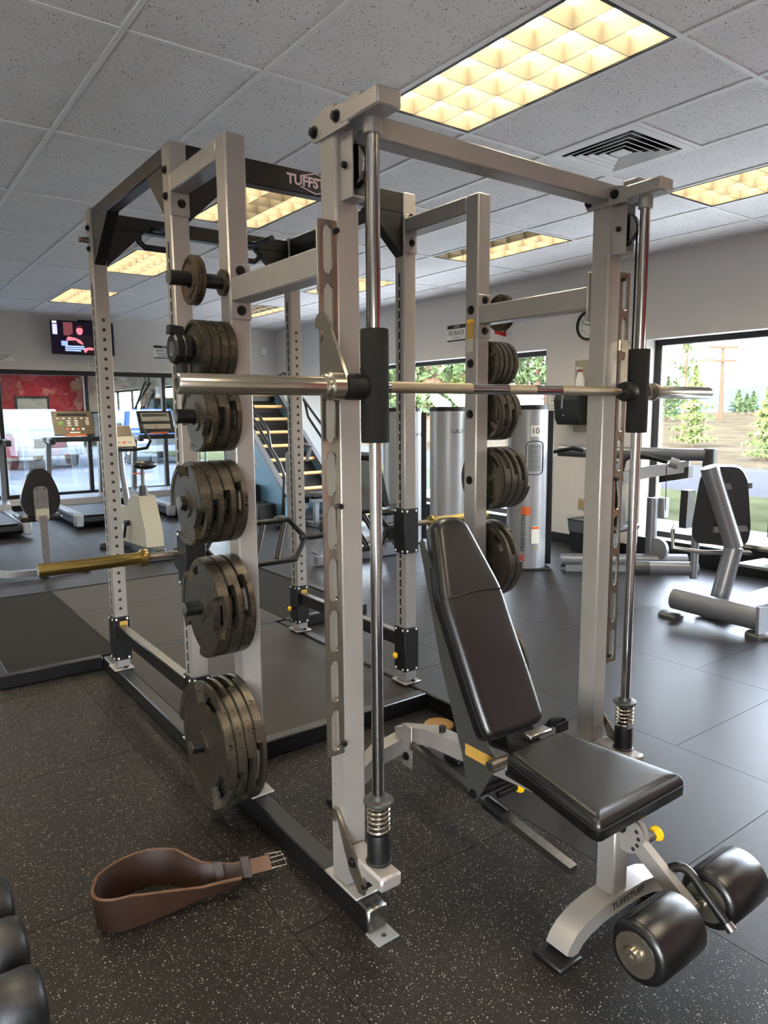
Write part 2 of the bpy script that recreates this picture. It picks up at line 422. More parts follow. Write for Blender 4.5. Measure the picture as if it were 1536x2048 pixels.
B(GX+PX*4, GX+PX*5, GY-PY/2-.012, GY-PY/2+.012, RH-.0055, RH-.0005).build('cross_tee', M['tee'], ce, smooth=False)
wa = MB(); wa.box(RX1-.022, RX1, RY0, RY1, RH-.006, RH-.0005); wa.box(RX0, RX1, RY1-.022, RY1, RH-.006, RH-.0005)
wa.build('wall_angle', M['tee'], ce, smooth=False)

def warm(s, nm): return emission(nm, (255, 240, 210), s)
LAMP = warm(LAMP_STRENGTH, 'fluorescent_tube'); LAMP_DIM = warm(LAMP_STRENGTH*.12, 'fluorescent_tube_failing')
def lamp_labels(c, r):
    return {(2, -1): 'warm lit louvred ceiling light above the adjustable bench and smith bar',
            (6, -1): 'warm lit louvred ceiling light above the machine by the big window',
            (2, 1): 'louvred ceiling light with one dim tube above the black cage crossbeam',
            (2, 3): 'warm lit louvred ceiling light seen behind the cage, between television and rear beam',
            (2, 5): 'warm lit louvred ceiling light next to the television wall',
            (6, 1): 'louvred ceiling light with a dark tube near the re-rack sign',
            (6, 3): 'warm lit louvred ceiling light above the ladder climber, beside the window wall',
            (6, 5): 'louvred ceiling light with a dark tube in the far corner of the room'}.get((c, r), 'louvred ceiling light over the part of the room behind the photographer')
def troffer(c, r, dark=()):
    x0, x1, y0, y1 = GX+PX*c+.012, GX+PX*(c+1)-.012, GY+PY*r+.012, GY+PY*(r+1)-.012
    t = thing('ceiling_light', lamp_labels(c, r), 'ceiling light', ((x0+x1)/2, (y0+y1)/2, RH), group='recessed louvred ceiling lights')
    fr = MB(); e = .014
    fr.box(x0, x1, y0, y0+e, RH-.006, RH+.01); fr.box(x0, x1, y1-e, y1, RH-.006, RH+.01)
    fr.box(x0, x0+e, y0+e, y1-e, RH-.006, RH+.01); fr.box(x1-e, x1, y0+e, y1-e, RH-.006, RH+.01)
    fr.build('trim_frame', M['blackflat'], t, smooth=False)
    hz = MB(); H = RH+.13
    hz.box(x0, x1, y0, y1, H, H+.004); hz.box(x0-.004, x0, y0, y1, RH, H); hz.box(x1, x1+.004, y0, y1, RH, H)
    hz.box(x0, x1, y0-.004, y0, RH, H); hz.box(x0, x1, y1, y1+.004, RH, H)
    hz.build('housing', M['white'], t, smooth=False)
    a0, a1, b0, b1 = x0+e, x1-e, y0+e, y1-e; zb, zt = RH-.002, RH+.062
    def blade(m, axis, p, lo, hi, half=0):
        # thin at the bottom edge, thick above, like a parabolic louvre
        prof = [(-.002, zb), (.002, zb), (.006, zb+.018), (.015, zb+.042), (.028, zt), (-.028, zt), (-.015, zb+.042), (-.006, zb+.018)]
        if half: prof = [(0, zb), (half*.003, zb), (half*.008, zb+.018), (half*.016, zb+.042), (half*.028, zt), (0, zt)]
        m.prism([(p+q[0], q[1]) for q in prof], 'y' if axis == 'x' else 'x', lo, hi)
    for i in range(4):
        m = MB(); blade(m, 'x', a0+(a1-a0)*i/3, b0, b1, 1 if i == 0 else (-1 if i == 3 else 0)); m.build('louvre_blade', M['louver'], t, ang=1.2)
    for i in range(7):
        m = MB(); blade(m, 'y', b0+(b1-b0)*i/6, a0, a1, 1 if i == 0 else (-1 if i == 6 else 0)); m.build('louvre_blade', M['louver'], t, ang=1.2)
    for i in range(3):
        x = a0+(a1-a0)*(i+.5)/3
        B(x-.05, x+.05, b0+.02, b1-.02, RH+.085, RH+.1, c=.006).build('lamp_tube', LAMP_DIM if i in dark else LAMP, t, smooth=False)
    return t
for (c, r) in sorted(LIGHTS):
    troffer(c, r, {(2, 1): (1,), (6, 1): (0,), (6, 5): (0, 1)}.get((c, r), ()))

# square four-way air diffuser
x0, x1, y0, y1 = GX+PX*4+.012, GX+PX*5-.012, GY-PY/2+.012, GY-.012
t = thing('air_vent', 'white square stepped air diffuser set in the ceiling grid', 'air vent', ((x0+x1)/2, (y0+y1)/2, RH))
cx, cy = (x0+x1)/2, (y0+y1)/2
def sq_ring(m, h0, h1, za, zb_):
    v = [(cx+sx*h0, cy+sy*h0, za) for sx, sy in ((-1, -1), (1, -1), (1, 1), (-1, 1))]+[(cx+sx*h1, cy+sy*h1, zb_) for sx, sy in ((-1, -1), (1, -1), (1, 1), (-1, 1))]
    n = len(m.v); m.add(v+[(p[0], p[1], p[2]+.004) for p in v], [])
    for i in range(4):
        j = (i+1) % 4
        m.f += [(n+i, n+j, n+4+j, n+4+i), (n+8+i, n+12+i, n+12+j, n+8+j), (n+i, n+8+i, n+8+j, n+j), (n+4+i, n+4+j, n+12+j, n+12+i)]
m = MB(); sq_ring(m, .288, .238, RH-.005, RH-.005); m.build('flange', M['tee'], t, smooth=False)
for k, h in enumerate((.222, .178, .134, .09)):
    m = MB(); sq_ring(m, h, h-.02, RH-.014, RH-.004); m.build('cone', M['tee'], t, smooth=False)
B(cx-.046, cx+.046, cy-.046, cy+.046, RH-.012, RH-.004, c=.002).build('core', M['tee'], t, smooth=False)
m = MB()
for (a, b_) in ((-1, -1), (1, -1), (1, 1), (-1, 1)): m.rtube([(cx+a*.04, cy+b_*.04, RH+.006), (cx+a*.24, cy+b_*.24, RH+.006)], .004, .006, (0, 0, 1))
m.build('cross_brace', M['blackflat'], t)
mm_ = MB(); mm_.box(x0, x1, y0, y1, RH+.09, RH+.1); mm_.build('duct', M['blackflat'], t, smooth=False)

# ================================================================== smith machine and power cage
T = .073
XL0, XL1 = 1.032, 1.105; XR0, XR1 = 2.147, 2.22
XC = (XL0+XR1)/2
SIDES = ((XL0, XL1, -1), (XR0, XR1, 1))
YA, YB, YCC, YD = 1.600, 2.248, 2.746, 3.844
ZP = .078
RK = thing('smith_machine_cage', 'silver and black smith machine joined to a tall power cage', 'smith machine', (XC, 2.6, 0))
SV, BK = M['silver'], M['blackp']
def part(mb, name, m, parent=None, **k): return mb.build(name, m, parent or RK, **k)
def bolt(pos, d, r=.0125, ln=.012, parent=None, washer=True, name='bolt'):
    p = Vector(pos); d = Vector(d)
    m = MB()
    if washer: m.cyl(p, p+d*.003, r*1.35, n=14)
    m.cyl(p+d*.002, p+d*ln, r, n=6)
    m.cyl(p+d*ln, p+d*(ln+.002), r*.62, n=8)
    return m.build(name, M['blackflat'], parent or RK)

for (x0, x1, s) in SIDES:
    xc = (x0+x1)/2
    # base rail with its end cap and bolt-down foot
    rx0, rx1 = (x0-.001, x1-.01) if s < 0 else (x0+.01, x1+.001)
    r = part(B(rx0, rx1, 1.495, 4.115, .004, ZP, c=.006), 'base_rail', BK)
    part(B(rx0-.001, rx1+.001, 1.487, 1.498, .006, ZP-.001, c=.006), 'end_cap', M['brushed'], r)
    ft = B(rx0-.004, rx1+.006, 1.437, 1.5, 0, .006, c=.002); part(ft, 'foot_plate', M['greyplastic'], r)
    part(MB().cyl((xc-.004, 1.462, .006), (xc-.004, 1.462, .0068), .007, n=12), 'foot_hole', M['ink'], r)
    bolt((xc+.005, 1.512, ZP), (0, 0, 1), .004, .003, r, False, 'screw')
    # front upright of the smith unit
    a = part(B(x0, x1, YA, YA+.075, ZP+.008, 2.155, c=.006), 'front_upright', SV)
    part(B(x0-.008, x1-.004, YA-.062, YA+.11, ZP, ZP+.008, c=.003), 'base_plate', SV, a)
    bolt((xc, YA-.032, ZP+.008), (0, 0, 1), .011, .012, a)
    # slotted latch plate standing out from the front edge
    px0, px1 = (x0-.052, x0) if s < 0 else (x1, x1+.052)
    m = MB(); z0, z1, n = .5, 1.93, 10; pitch = (z1-z0)/n
    for i in range(n):
        ca, cb = z0+pitch*i, z0+pitch*(i+1); cz = (ca+cb)/2; cxp = (px0+px1)/2
        inner = []; outer = []; hw, hl = .0145, pitch/2-.012; W, H = (px1-px0)/2, pitch/2
        K = 24
        for k in range(K):
            th = 2*PI*(k+.5)/K; c_, s_ = math.cos(th), math.sin(th)
            inner.append((cxp+hw*c_, cz+(hl-hw)*(1 if s_ > 0 else -1)+hw*s_))
            sc = min(W/abs(c_) if abs(c_) > 1e-6 else 9, H/abs(s_) if abs(s_) > 1e-6 else 9)
            ox, oz = c_*sc, s_*sc
            # stretch so the outer loop follows the rectangle's corners
            outer.append((cxp+max(-W, min(W, ox)), cz+max(-H, min(H, oz))))
        for cx_ in (-1, 1):
            for cz_ in (-1, 1):
                j = min(range(K), key=lambda q: (outer[q][0]-(cxp+cx_*W))**2+(outer[q][1]-(cz+cz_*H))**2); outer[j] = (cxp+cx_*W, cz+cz_*H)
        v = [(p[0], YA-.001, p[1]) for p in outer]+[(p[0], YA-.001, p[1]) for p in inner]+[(p[0], YA+.007, p[1]) for p in outer]+[(p[0], YA+.007, p[1]) for p in inner]
        fc = []
        for k in range(K):
            q = (k+1) % K
            fc += [(k, q, K+q, K+k), (2*K+k, 3*K+k, 3*K+q, 2*K+q), (K+k, K+q, 3*K+q, 3*K+k), (k, 2*K+k, 2*K+q, q)]
        m.add(v, fc)
    lp = part(m, 'latch_plate', M['nickel'], recalc=True)
    for z in (1.905, 1.2, .53):
        bolt(((x0+.004 if s < 0 else x1-.004)-.008*(-s), YA-.001, z), (0, -1, 0), .0075, .012, lp, False)
    # guide rod with bearing seats, spring and bumper
    ry, rx = 1.49, 1.07 if s < 0 else 2.185
    rod = part(MB().cyl((rx, ry, .215), (rx, ry, 2.146), .0165, n=24), 'guide_rod', M['chrome'])
    part(MB().lathe([(.036, .2145), (.037, .218), (.033, .222), (.033, .292), (.031, .3)], (rx, ry, 0), 'z', 24), 'bumper', M['blackflat'], rod)
    sp = []
    for k in range(6*16+1):
        th = 2*PI*k/16; sp.append((rx+.0285*math.cos(th), ry+.0285*math.sin(th), .302+.084*k/(6*16)))
    part(MB().tube(sp, .0047, 7), 'spring', M['nickel'], rod)
    part(MB().lathe([(.017, .39), (.041, .39), (.042, .393), (.041, .397), (.023, .4), (.021, .412), (.017, .412)], (rx, ry, 0), 'z', 28), 'washer', M['charcoal'], rod)
    part(MB().lathe([(.0215, 2.112), (.0235, 2.114), (.0235, 2.146)], (rx, ry, 0), 'z', 24), 'rod_collar', SV, rod)
    # rod brackets: square arms off the front upright, bottom and top
    part(B(rx-.047, rx+.024, 1.415, YA, .172, .214, c=.007), 'lower_rod_arm', SV)
    ta = part(B(rx-.047, rx+.024, 1.405, 1.565, 2.146, 2.19, c=.005), 'upper_rod_arm', SV)
    part(B(rx-.03, rx+.02, 1.50, 1.56, 2.19, 2.212, c=.003), 'arm_cap', SV, ta)
    sx = x0-.007 if s < 0 else x1
    sp_ = MB()
    for q in ((x0-.007, x0), (x1, x1+.007)):
        sp_.prism([(1.53, 2.14), (1.53, 2.188), (1.57, 2.198), (1.692, 2.198), (1.697, 2.19), (1.697, 2.148), (1.69, 2.14)], 'x', *q)
    sd = part(sp_, 'side_plate', SV)
    bolt((x0-.007, 1.685, 2.165), (-1, 0, 0), .0115, .012, sd); bolt((x0-.007, 1.58, 2.172), (-1, 0, 0), .0115, .012, sd)
    # pulley box and cable
    pb = MB(); q0 = xc-.018
    pb.box(q0-.004, q0, 1.545, YA, 1.985, 2.135); pb.box(q0+.04, q0+.044, 1.545, YA, 1.985, 2.135); pb.box(q0-.004, q0+.044, 1.545, YA, 1.98, 1.985)
    pbo = part(pb, 'pulley_bracket', SV)
    bolt((q0-.004, 1.572, 2.06), (-1, 0, 0), .009, .01, pbo, False)
    part(MB().lathe([(.006, -.012), (.05, -.012), (.052, -.008), (.043, -.003), (.043, .003), (.052, .008), (.05, .012), (.006, .012)], (q0+.02, 1.565, 2.06), 'x', 28), 'pulley_wheel', M['chrome'], pbo)
    cb = [(q0+.02, 1.565+.046*math.sin(a), 2.06+.046*math.cos(a)) for a in [PI*.4-.25*k for k in range(12)]]
    cb = [(q0+.02, 1.565-.046*math.sin(a), 2.06+.046*math.cos(a)) for a in (-.8, -.3, .2, .7, 1.2, 1.57)]+[(q0+.02, 1.519, 1.56)]
    part(MB().tube(cb, .0038, 6), 'cable', M['blackflat'])
    # bottom safety lever
    yh = x0-.012 if s < 0 else x1+.004
    lv = MB().prism([(1.60, .285), (1.628, .318), (1.65, .315), (1.652, .28), (1.64, .275), (1.636, .295), (1.625, .29), (1.565, .165), (1.52, .12), (1.495, .125), (1.49, .16), (1.52, .2)], 'x', yh, yh+.008)
    lvo = part(lv, 'safety_lever', M['nickel']); bolt((yh, 1.545, .2), (-1, 0, 0), .011, .01, lvo)
    part(MB().cyl((yh-.002, 1.497, .15), (yh+.05, 1.497, .15), .007, n=10), 'lever_pin', M['blackflat'], lvo)
    part(MB().cyl((yh+.008, 1.545, .2), (x0 if s < 0 else x1, 1.6, .2), .008, n=8), 'pivot', M['brushed'], lvo)
    # plate-storage upright
    b_ = part(B(x0, x1, YB, YB+.077, ZP+.008, 2.342, c=.006), 'storage_upright', SV)
    part(B(x0-(.002 if s < 0 else .016), x1+(.016 if s < 0 else .002), YB-.04, YB+.11, ZP, ZP+.008, c=.003), 'base_plate', SV, b_)
    part(B(x0+.001, x1-.001, YB+.077, YCC, 2.272, 2.341, c=.005), 'top_tie', SV)
    part(B(x0-.001, x1+.001, YCC-.006, YCC, 2.19, 2.36, c=.002), 'tie_plate', SV)
    bolt((xc+.006, YCC-.006, 2.235), (0, -1, 0), .012); bolt((xc, YCC-.006, 2.353), (0, -1, 0), .009)
    ar = part(B(x0+.002, x1-.002, YA+.075, YB-.006, 1.81, 1.887, c=.005), 'side_arm', SV)
    part(B(x0-.001, x1+.001, YB-.007, YB, 1.755, 1.935, c=.004), 'arm_plate', SV, ar)
    for z in (1.785, 1.912): bolt((xc, YB-.007, z), (0, -1, 0), .012, .012, ar)
    part(B(x0-.012, x0+.06, YA+.075, YA+.083, 1.765, 1.935, c=.003), 'arm_plate', SV, ar)
    # cage uprights
    for (y0, nm, zt) in ((YCC, 'cage_front_upright', 2.46), (YD, 'cage_rear_upright', 2.465)):
        u = part(B(x0, x1, y0, y0+.073, ZP+.008, zt, c=.006), nm, SV)
        part(B(x0-.02, x1+.012, y0-.025, y0+.095, ZP, ZP+.008, c=.003), 'base_plate', SV, u)
        bolt((xc+.005, y0-.014, ZP+.008), (0, 0, 1), .008, .008, u)
        m = MB()
        if nm == 'cage_rear_upright':
            for k in range(32): m.cyl((xc, y0-.0006, 1.921-.0486*k), (xc, y0+.001, 1.921-.0486*k), .0085, n=12)
            tag(part(m, 'adjustment_hole_row', M['ink'], u, smooth=False), kind='stuff')
        st = part(B(x0-.0012, x0, y0+.03, y0+.043, .38, 2.1), 'number_strip', M['ink'], u)
        m = MB()
        for k in range(34): m.box(x0-.002, x0-.0012, y0+.034, y0+.039, .42+.0486*k, .432+.0486*k)
        tag(part(m, 'number_marking', M['paper'], st, smooth=False), kind='stuff')
        zs = ((.138, .368), (.75, .975)) if nm == 'cage_front_upright' else ((.130, .37),)
        for (za, zb) in zs:
            sl = part(B(x0-.008, x1+.008, y0-.008, y0+.081, za, zb, c=.003), 'guard_sleeve', M['blackflat'], u)
            m = MB()
            for z in (za+.012, zb-.012):
                for k in range(2):
                    xx = x0+.008+k*(T-.016); yy = y0+.008+k*(T-.016)
                    m.cyl((xx, y0-.008, z), (xx, y0-.0105, z), .0058, n=10); m.cyl((x0-.008, yy, z), (x0-.0105, yy, z), .0058, n=10)
                    m.cyl((xx, y0+.081, z), (xx, y0+.0835, z), .0058, n=10); m.cyl((x1+.008, yy, z), (x1+.0105, yy, z), .0058, n=10)
            tag(part(m, 'riveting', M['white'], sl), kind='stuff')
            if nm == 'cage_rear_upright' and za < .2:
                part(B(xc-.012, xc+.03, y0-.0092, y0-.008, zb-.055, zb-.025), 'caution_label', M['label'], sl, smooth=False)
        # pull pin on the inner side
        kx = x1+.009 if s < 0 else x0-.009
        d = 1 if s < 0 else -1
        pn = part(MB().cyl((kx, y0+.036, .225), (kx+d*.022, y0+.036, .225), .008, n=12), 'pull_pin', M['blackflat'], u)
        part(MB().lathe([(.004, 0), (.015, .002), (.017, .008), (.01, .016), (.004, .018)] if d > 0 else [(.004, 0), (.015, -.002), (.017, -.008), (.01, -.016), (.004, -.018)], (kx+d*.02, y0+.036, .225), 'x', 18), 'pin_knob', M['yellow'], pn)
    for z in ((2.33, 2.235) if s < 0 else ()):
        bolt((x0, YCC+.036, z+.03), (-1, 0, 0), .012)
    for z in ((2.37, 2.27) if s < 0 else ()):
        bolt((x0, YD+.036, z), (-1, 0, 0), .012)
    if s < 0:
        part(MB().cyl((x0, YD+.036, 2.31), (x0-.05, YD+.036, 2.31), .014, n=18), 'hinge_knob', M['chrome'])
    # top side beam with boxed gussets, lower side beam
    tb = part(B(x0+.008, x1-.008, YCC+.073, YD, 2.39, 2.458, c=.004), 'side_beam', BK)
    for (ya, yb) in ((YCC+.073, YCC+.28), (YD, YD-.27)):
        part(MB().prism([(ya, 2.391), (yb, 2.391), (ya, 2.19)], 'x', x0+.01, x1-.01), 'gusset', BK, tb)
    lb = part(B(x0+.012, x1-.014, YCC+.081, YD-.008, .255, .324, c=.004), 'lower_beam', BK)
    part(B(x0+.016, x1-.018, YCC+.09, YD-.02, .3236, .325), 'worn_edge', M['brushed'], lb, smooth=False)
    # weight pegs
    d = -1 if s < 0 else 1; xe = x0 if s < 0 else x1
    for z in (1.877, 1.655, 1.44, 1.155, .793, .30):
        pg = part(MB().cyl((xe, YB+.039, z), (xe+d*.188, YB+.039, z), .0235, n=24), 'weight_peg', M['blackp'])
        part(MB().lathe([(.0235, 0), (.0235, .002), (.019, .0035), (.012, .0035)] if d > 0 else [(.0235, 0), (.0235, -.002), (.019, -.0035), (.012, -.0035)], (xe+d*.188, YB+.039, z), 'x', 24), 'peg_cap', M['brushed'], pg)
        part(MB().lathe([(.026, 0), (.043, 0), (.043, d*.012), (.026, d*.014)], (xe, YB+.039, z), 'x', 24), 'peg_flange', M['iron'] if z > 1.8 else M['blackflat'], pg) if z > 1.8 else None
        if s > 0: bolt((x0, YB+.039, z-.004), (-1, 0, 0), .014, .008, pg)
# warning decals on the right storage upright
dc = part(B(XR0-.0012, XR0, YB+.022, YB+.062, 1.70, 1.835), 'warning_label', M['label'], smooth=False)
part(B(XR0-.0015, XR0-.0004, YB+.022, YB+.062, 1.70, 1.755), 'label_lower_half', M['label_grey'], dc, smooth=False)
part(B(XR0-.0017, XR0-.0006, YB+.022, YB+.062, 1.822, 1.835), 'label_header', M['yellow'], dc, smooth=False)

# cross beams
part(B(XL0, XR1, YA+.004, YA+.07, 2.156, 2.216, c=.005), 'smith_crossbeam', SV)
fb = part(B(XL1, XR0, YCC+.006, YCC+.067, 2.363, 2.457, c=.004), 'front_crossbeam', BK)
rb = part(B(XL1, XR0, YD+.006, YD+.067, 2.377, 2.448, c=.004), 'rear_crossbeam', BK)
for (beam, y0, zb) in ((fb, YCC, 2.364), (rb, YD, 2.378)):
    for (xa, xb) in ((XL1, XL1+.2), (XR0, XR0-.2)):
        part(MB().prism([(xa, zb), (xb, zb), (xa, zb-.19)], 'y', y0+.008, y0+.065), 'gusset', BK, beam)
# raised lettering and hexagon on the front beam
LX, LZ, LY = 1.675, 2.412, YCC+.0055
put_text('TUFFSTUFF', .056, M['pinkish'], fb, (LX, LY, LZ), (1, 0, 0), (0, 0, 1), 'beam_lettering', .0012, 1.0, bold=.0018)
hx = [(LX-.145, LZ), (LX-.07, LZ+.036), (LX+.07, LZ+.036), (LX+.145, LZ), (LX+.07, LZ-.036), (LX-.07, LZ-.036)]
hx = [(LX-.075, LZ+.021), (LX, LZ+.041), (LX+.075, LZ+.021), (LX+.075, LZ-.021), (LX, LZ-.041), (LX-.075, LZ-.021)]
m = MB()
for i in (0, 1, 3, 4):
    a, b_ = hx[i], hx[(i+1) % 6]
    m.rtube([(a[0], LY, a[1]), (b_[0], LY, b_[1])], .0012, .0022, (0, 1, 0))
part(m, 'emblem', M['pinkish'], fb)
# pull-up handles under the rear beam
for (xa, xb) in ((1.28, 1.5), (1.75, 1.97)):
    pts = [(xa, YD+.03, 2.38), (xa, YD+.03, 2.335), (xa+.03, YD+.03, 2.31), (xb-.03, YD+.03, 2.31), (xb, YD+.03, 2.335), (xb, YD+.03, 2.38)]
    part(MB().tube(pts, .0155, 12), 'pull_up_handle', M['rubber'])
for xa in (1.35, 1.88):
    part(MB().tube([(xa, YD+.006, 2.40), (xa, YD-.12, 2.37), (xa+.0, YD-.3, 2.37)], .0145, 12), 'grip_bar', M['rubber'])

# guided barbell of the smith unit: slides on the rods, so a part of the machine
BY, BZ_ = 1.49, 1.512
bar = part(MB().cyl((1.0, BY, BZ_), (2.25, BY, BZ_), .0142, n=20), 'guided_bar', M['chrome'])
for (a, b_) in ((1.115, 1.40), (1.545, 1.66), (1.78, 2.06)):
    part(MB().cyl((a, BY, BZ_), (b_, BY, BZ_), .0148, n=24), 'knurling', M['knurl'], bar)
for s in (-1, 1):
    e0, e1 = (.93, .556) if s < 0 else (2.268, 2.635)
    slv = part(MB().lathe([(.012, e1+s*-.03), (.012, e1), (.02, e1), (.0225, e1-s*.003), (.0225, e0), (.014, e0)], (0, BY, BZ_), 'x', 28), 'sleeve', M['nickel'], bar)
    if s < 0:
        part(MB().cyl((e1+.002, BY, BZ_), (e1+.003, BY, BZ_), .0119, n=16), 'bore', M['ink'], slv)
        part(MB().lathe([(.0225, .915), (.030, .921), (.026, .929), (.034, .934), (.034, .966), (.03, .97), (.014, .97)], (0, BY, BZ_), 'x', 28), 'collar', M['nickel'], slv)
    else:
        part(MB().lathe([(.0225, 2.285), (.03, 2.28), (.03, 2.265), (.014, 2.262)], (0, BY, BZ_), 'x', 28), 'collar', M['nickel'], slv)
    rx = 1.07 if s < 0 else 2.185
    fo_ = MB().lathe([(.0195, 1.372), (.034, 1.372), (.036, 1.375), (.036, 1.652), (.034, 1.655), (.0195, 1.655)], (rx, BY, 0), 'z', 36)
    part(fo_, 'foam_grip', M['foam'], bar)
    hb = (.975, 1.034) if s < 0 else (2.10, 2.149)
    part(MB().lathe([(.0145, hb[0]), (.03, hb[0]), (.033, hb[0]+.01), (.033, hb[1]-.01), (.03, hb[1]), (.0145, hb[1])], (0, BY, BZ_), 'x', 24), 'bearing_housing', M['blackflat'], bar)
    lx = .972 if s < 0 else 2.225
    hk = MB().prism([(1.465, 1.50), (1.49, 1.486), (1.525, 1.49), (1.585, 1.545), (1.592, 1.56), (1.59, 1.62), (1.575, 1.63), (1.573, 1.65), (1.588, 1.66), (1.612, 1.662), (1.612, 1.685), (1.598, 1.697), (1.572, 1.695), (1.55, 1.67), (1.47, 1.53)], 'x', lx, lx+.009)
    part(hk, 'latch_hook', M['nickel'], bar)
    cx_ = (XL0+XL1)/2 if s < 0 else (XR0+XR1)/2
    part(MB().cyl((cx_+.002, 1.519, 1.52), (cx_+.002, 1.519, 1.575), .008, n=12).cyl((cx_+.002, 1.519, 1.575), (cx_+.002, 1.519, 1.582), .011, n=6), 'cable_end', M['nickel'], bar)

# ================================================================== weight plates
def plate_mesh(name, R, TH, grips, hole=.0262, n=72):
    """cast plate, axis along x, outer face towards -x; grips = stepped hand-hold cut-outs, back face dished with spokes"""
    rad = [hole, hole+.02, R*.60, R*.66, R*.80, R*.86, R-.0045, R]
    F, Bk = -TH/2, TH/2
    cell = {}
    for j in range(n):
        th = 2*PI*(j+.5)/n
        g = False
        if grips:
            for q in range(3):
                d = (th-(.72+q*2*PI/3)+PI) % (2*PI)-PI
                if abs(d) < .42: g = True
            gi = any(abs((th-(.72+q*2*PI/3)+PI) % (2*PI)-PI) < .30 for q in range(3))
        spoke = any(abs((th-(.1+q*2*PI/3)+PI) % (2*PI)-PI) < .13 for q in range(3))
        for i in range(len(rad)-1):
            f, b_ = F+.004, Bk
            if i == 0: f, b_ = F, Bk
            if 1 <= i <= 4 and not spoke: b_ = Bk-TH*.34
            if i in (1, 2, 3, 4) and not grips: f = F+TH*.22
            if i == 5: f, b_ = F, Bk
            if i == 6: f, b_ = F+.004, Bk-.004
            if i == 5 and grips: f = F+.001
            if grips and g and i >= 5: f = F+TH*.52
            if grips and g and i in (3, 4): f = F+TH*.52; b_ = Bk-TH*.2
            if grips and gi and i in (3, 4): f = None
            cell[(i, j)] = (f, b_)
    mb = MB()
    def pt(r, j, x): a = 2*PI*j/n; return (x, r*math.cos(a), r*math.sin(a))
    for (i, j), (f, b_) in cell.items():
        r0, r1 = rad[i], rad[i+1]
        if f is not None:
            mb.add([pt(r0, j, f), pt(r1, j, f), pt(r1, j+1, f), pt(r0, j+1, f)], [(0, 1, 2, 3)])
            mb.add([pt(r0, j, b_), pt(r0, j+1, b_), pt(r1, j+1, b_), pt(r1, j, b_)], [(0, 1, 2, 3)])
        for (ni, nj, e) in ((i+1, j, 'r'), (i, (j+1) % n, 'a')):
            o2 = cell.get((ni, nj), (None, None))
            if f is None and o2[0] is None: continue
            segs = []
            if f is None: segs = [o2]
            elif o2[0] is None: segs = [(f, b_)]
            else:
                if abs(f-o2[0]) > 1e-7: segs.append((min(f, o2[0]), max(f, o2[0])))
                if abs(b_-o2[1]) > 1e-7: segs.append((min(b_, o2[1]), max(b_, o2[1])))
            for (a, c) in segs:
                if e == 'r': mb.add([pt(r1, j, a), pt(r1, j+1, a), pt(r1, j+1, c), pt(r1, j, c)], [(0, 1, 2, 3)])
                else: mb.add([pt(r0, j+1, a), pt(r1, j+1, a), pt(r1, j+1, c), pt(r0, j+1, c)], [(0, 1, 2, 3)])
        if i == 0:
            mb.add([pt(r0, j, f), pt(r0, j+1, f), pt(r0, j+1, b_), pt(r0, j, b_)], [(0, 1, 2, 3)])
    me = bpy.data.meshes.new(name); bm = bmesh.new()
    vs_ = [bm.verts.new(p) for p in mb.v]
    for q in mb.f:
        try: bm.faces.new([vs_[k] for k in q])
        except ValueError: pass
    bmesh.ops.remove_doubles(bm, verts=bm.verts, dist=1e-5)
    bmesh.ops.recalc_face_normals(bm, faces=bm.faces); bm.to_mesh(me); bm.free()
    me.polygons.foreach_set('use_smooth', [True]*len(me.polygons)); me.set_sharp_from_angle(angle=.5)
    return me
PLT = {k: (plate_mesh('plate_'+k, R, TH, g), R, TH) for k, R, TH, g in (
    ('tiny', .078, .014, False), ('small', .098, .0285, False), ('ten', .116, .040, True), ('quarter', .139, .0405, True),
    ('large', .172, .043, True), ('full', .221, .035, True))}
ROWS = [('tiny', 1.877, 2, 'top'), ('small', 1.655, 4, 'second'), ('ten', 1.44, 3, 'third'), ('quarter', 1.155, 4, 'fourth'), ('large', .793, 3, 'fifth'), ('full', .30, 4, 'lowest')]
SIZE = {'tiny': 'tiny bronze', 'small': 'small smooth iron', 'ten': 'hand-sized grip iron', 'quarter': 'medium iron grip', 'large': 'large iron grip', 'full': 'biggest iron grip'}
NTH = {1: 'only'}
def stack_word(k, n):
    if n == 1: return 'the only one'
    return ['outermost', 'second outermost', 'second innermost', 'innermost'][k] if n == 4 else (['outermost', 'middle one', 'innermost'][k] if n == 3 else ['outer one', 'inner one'][k])
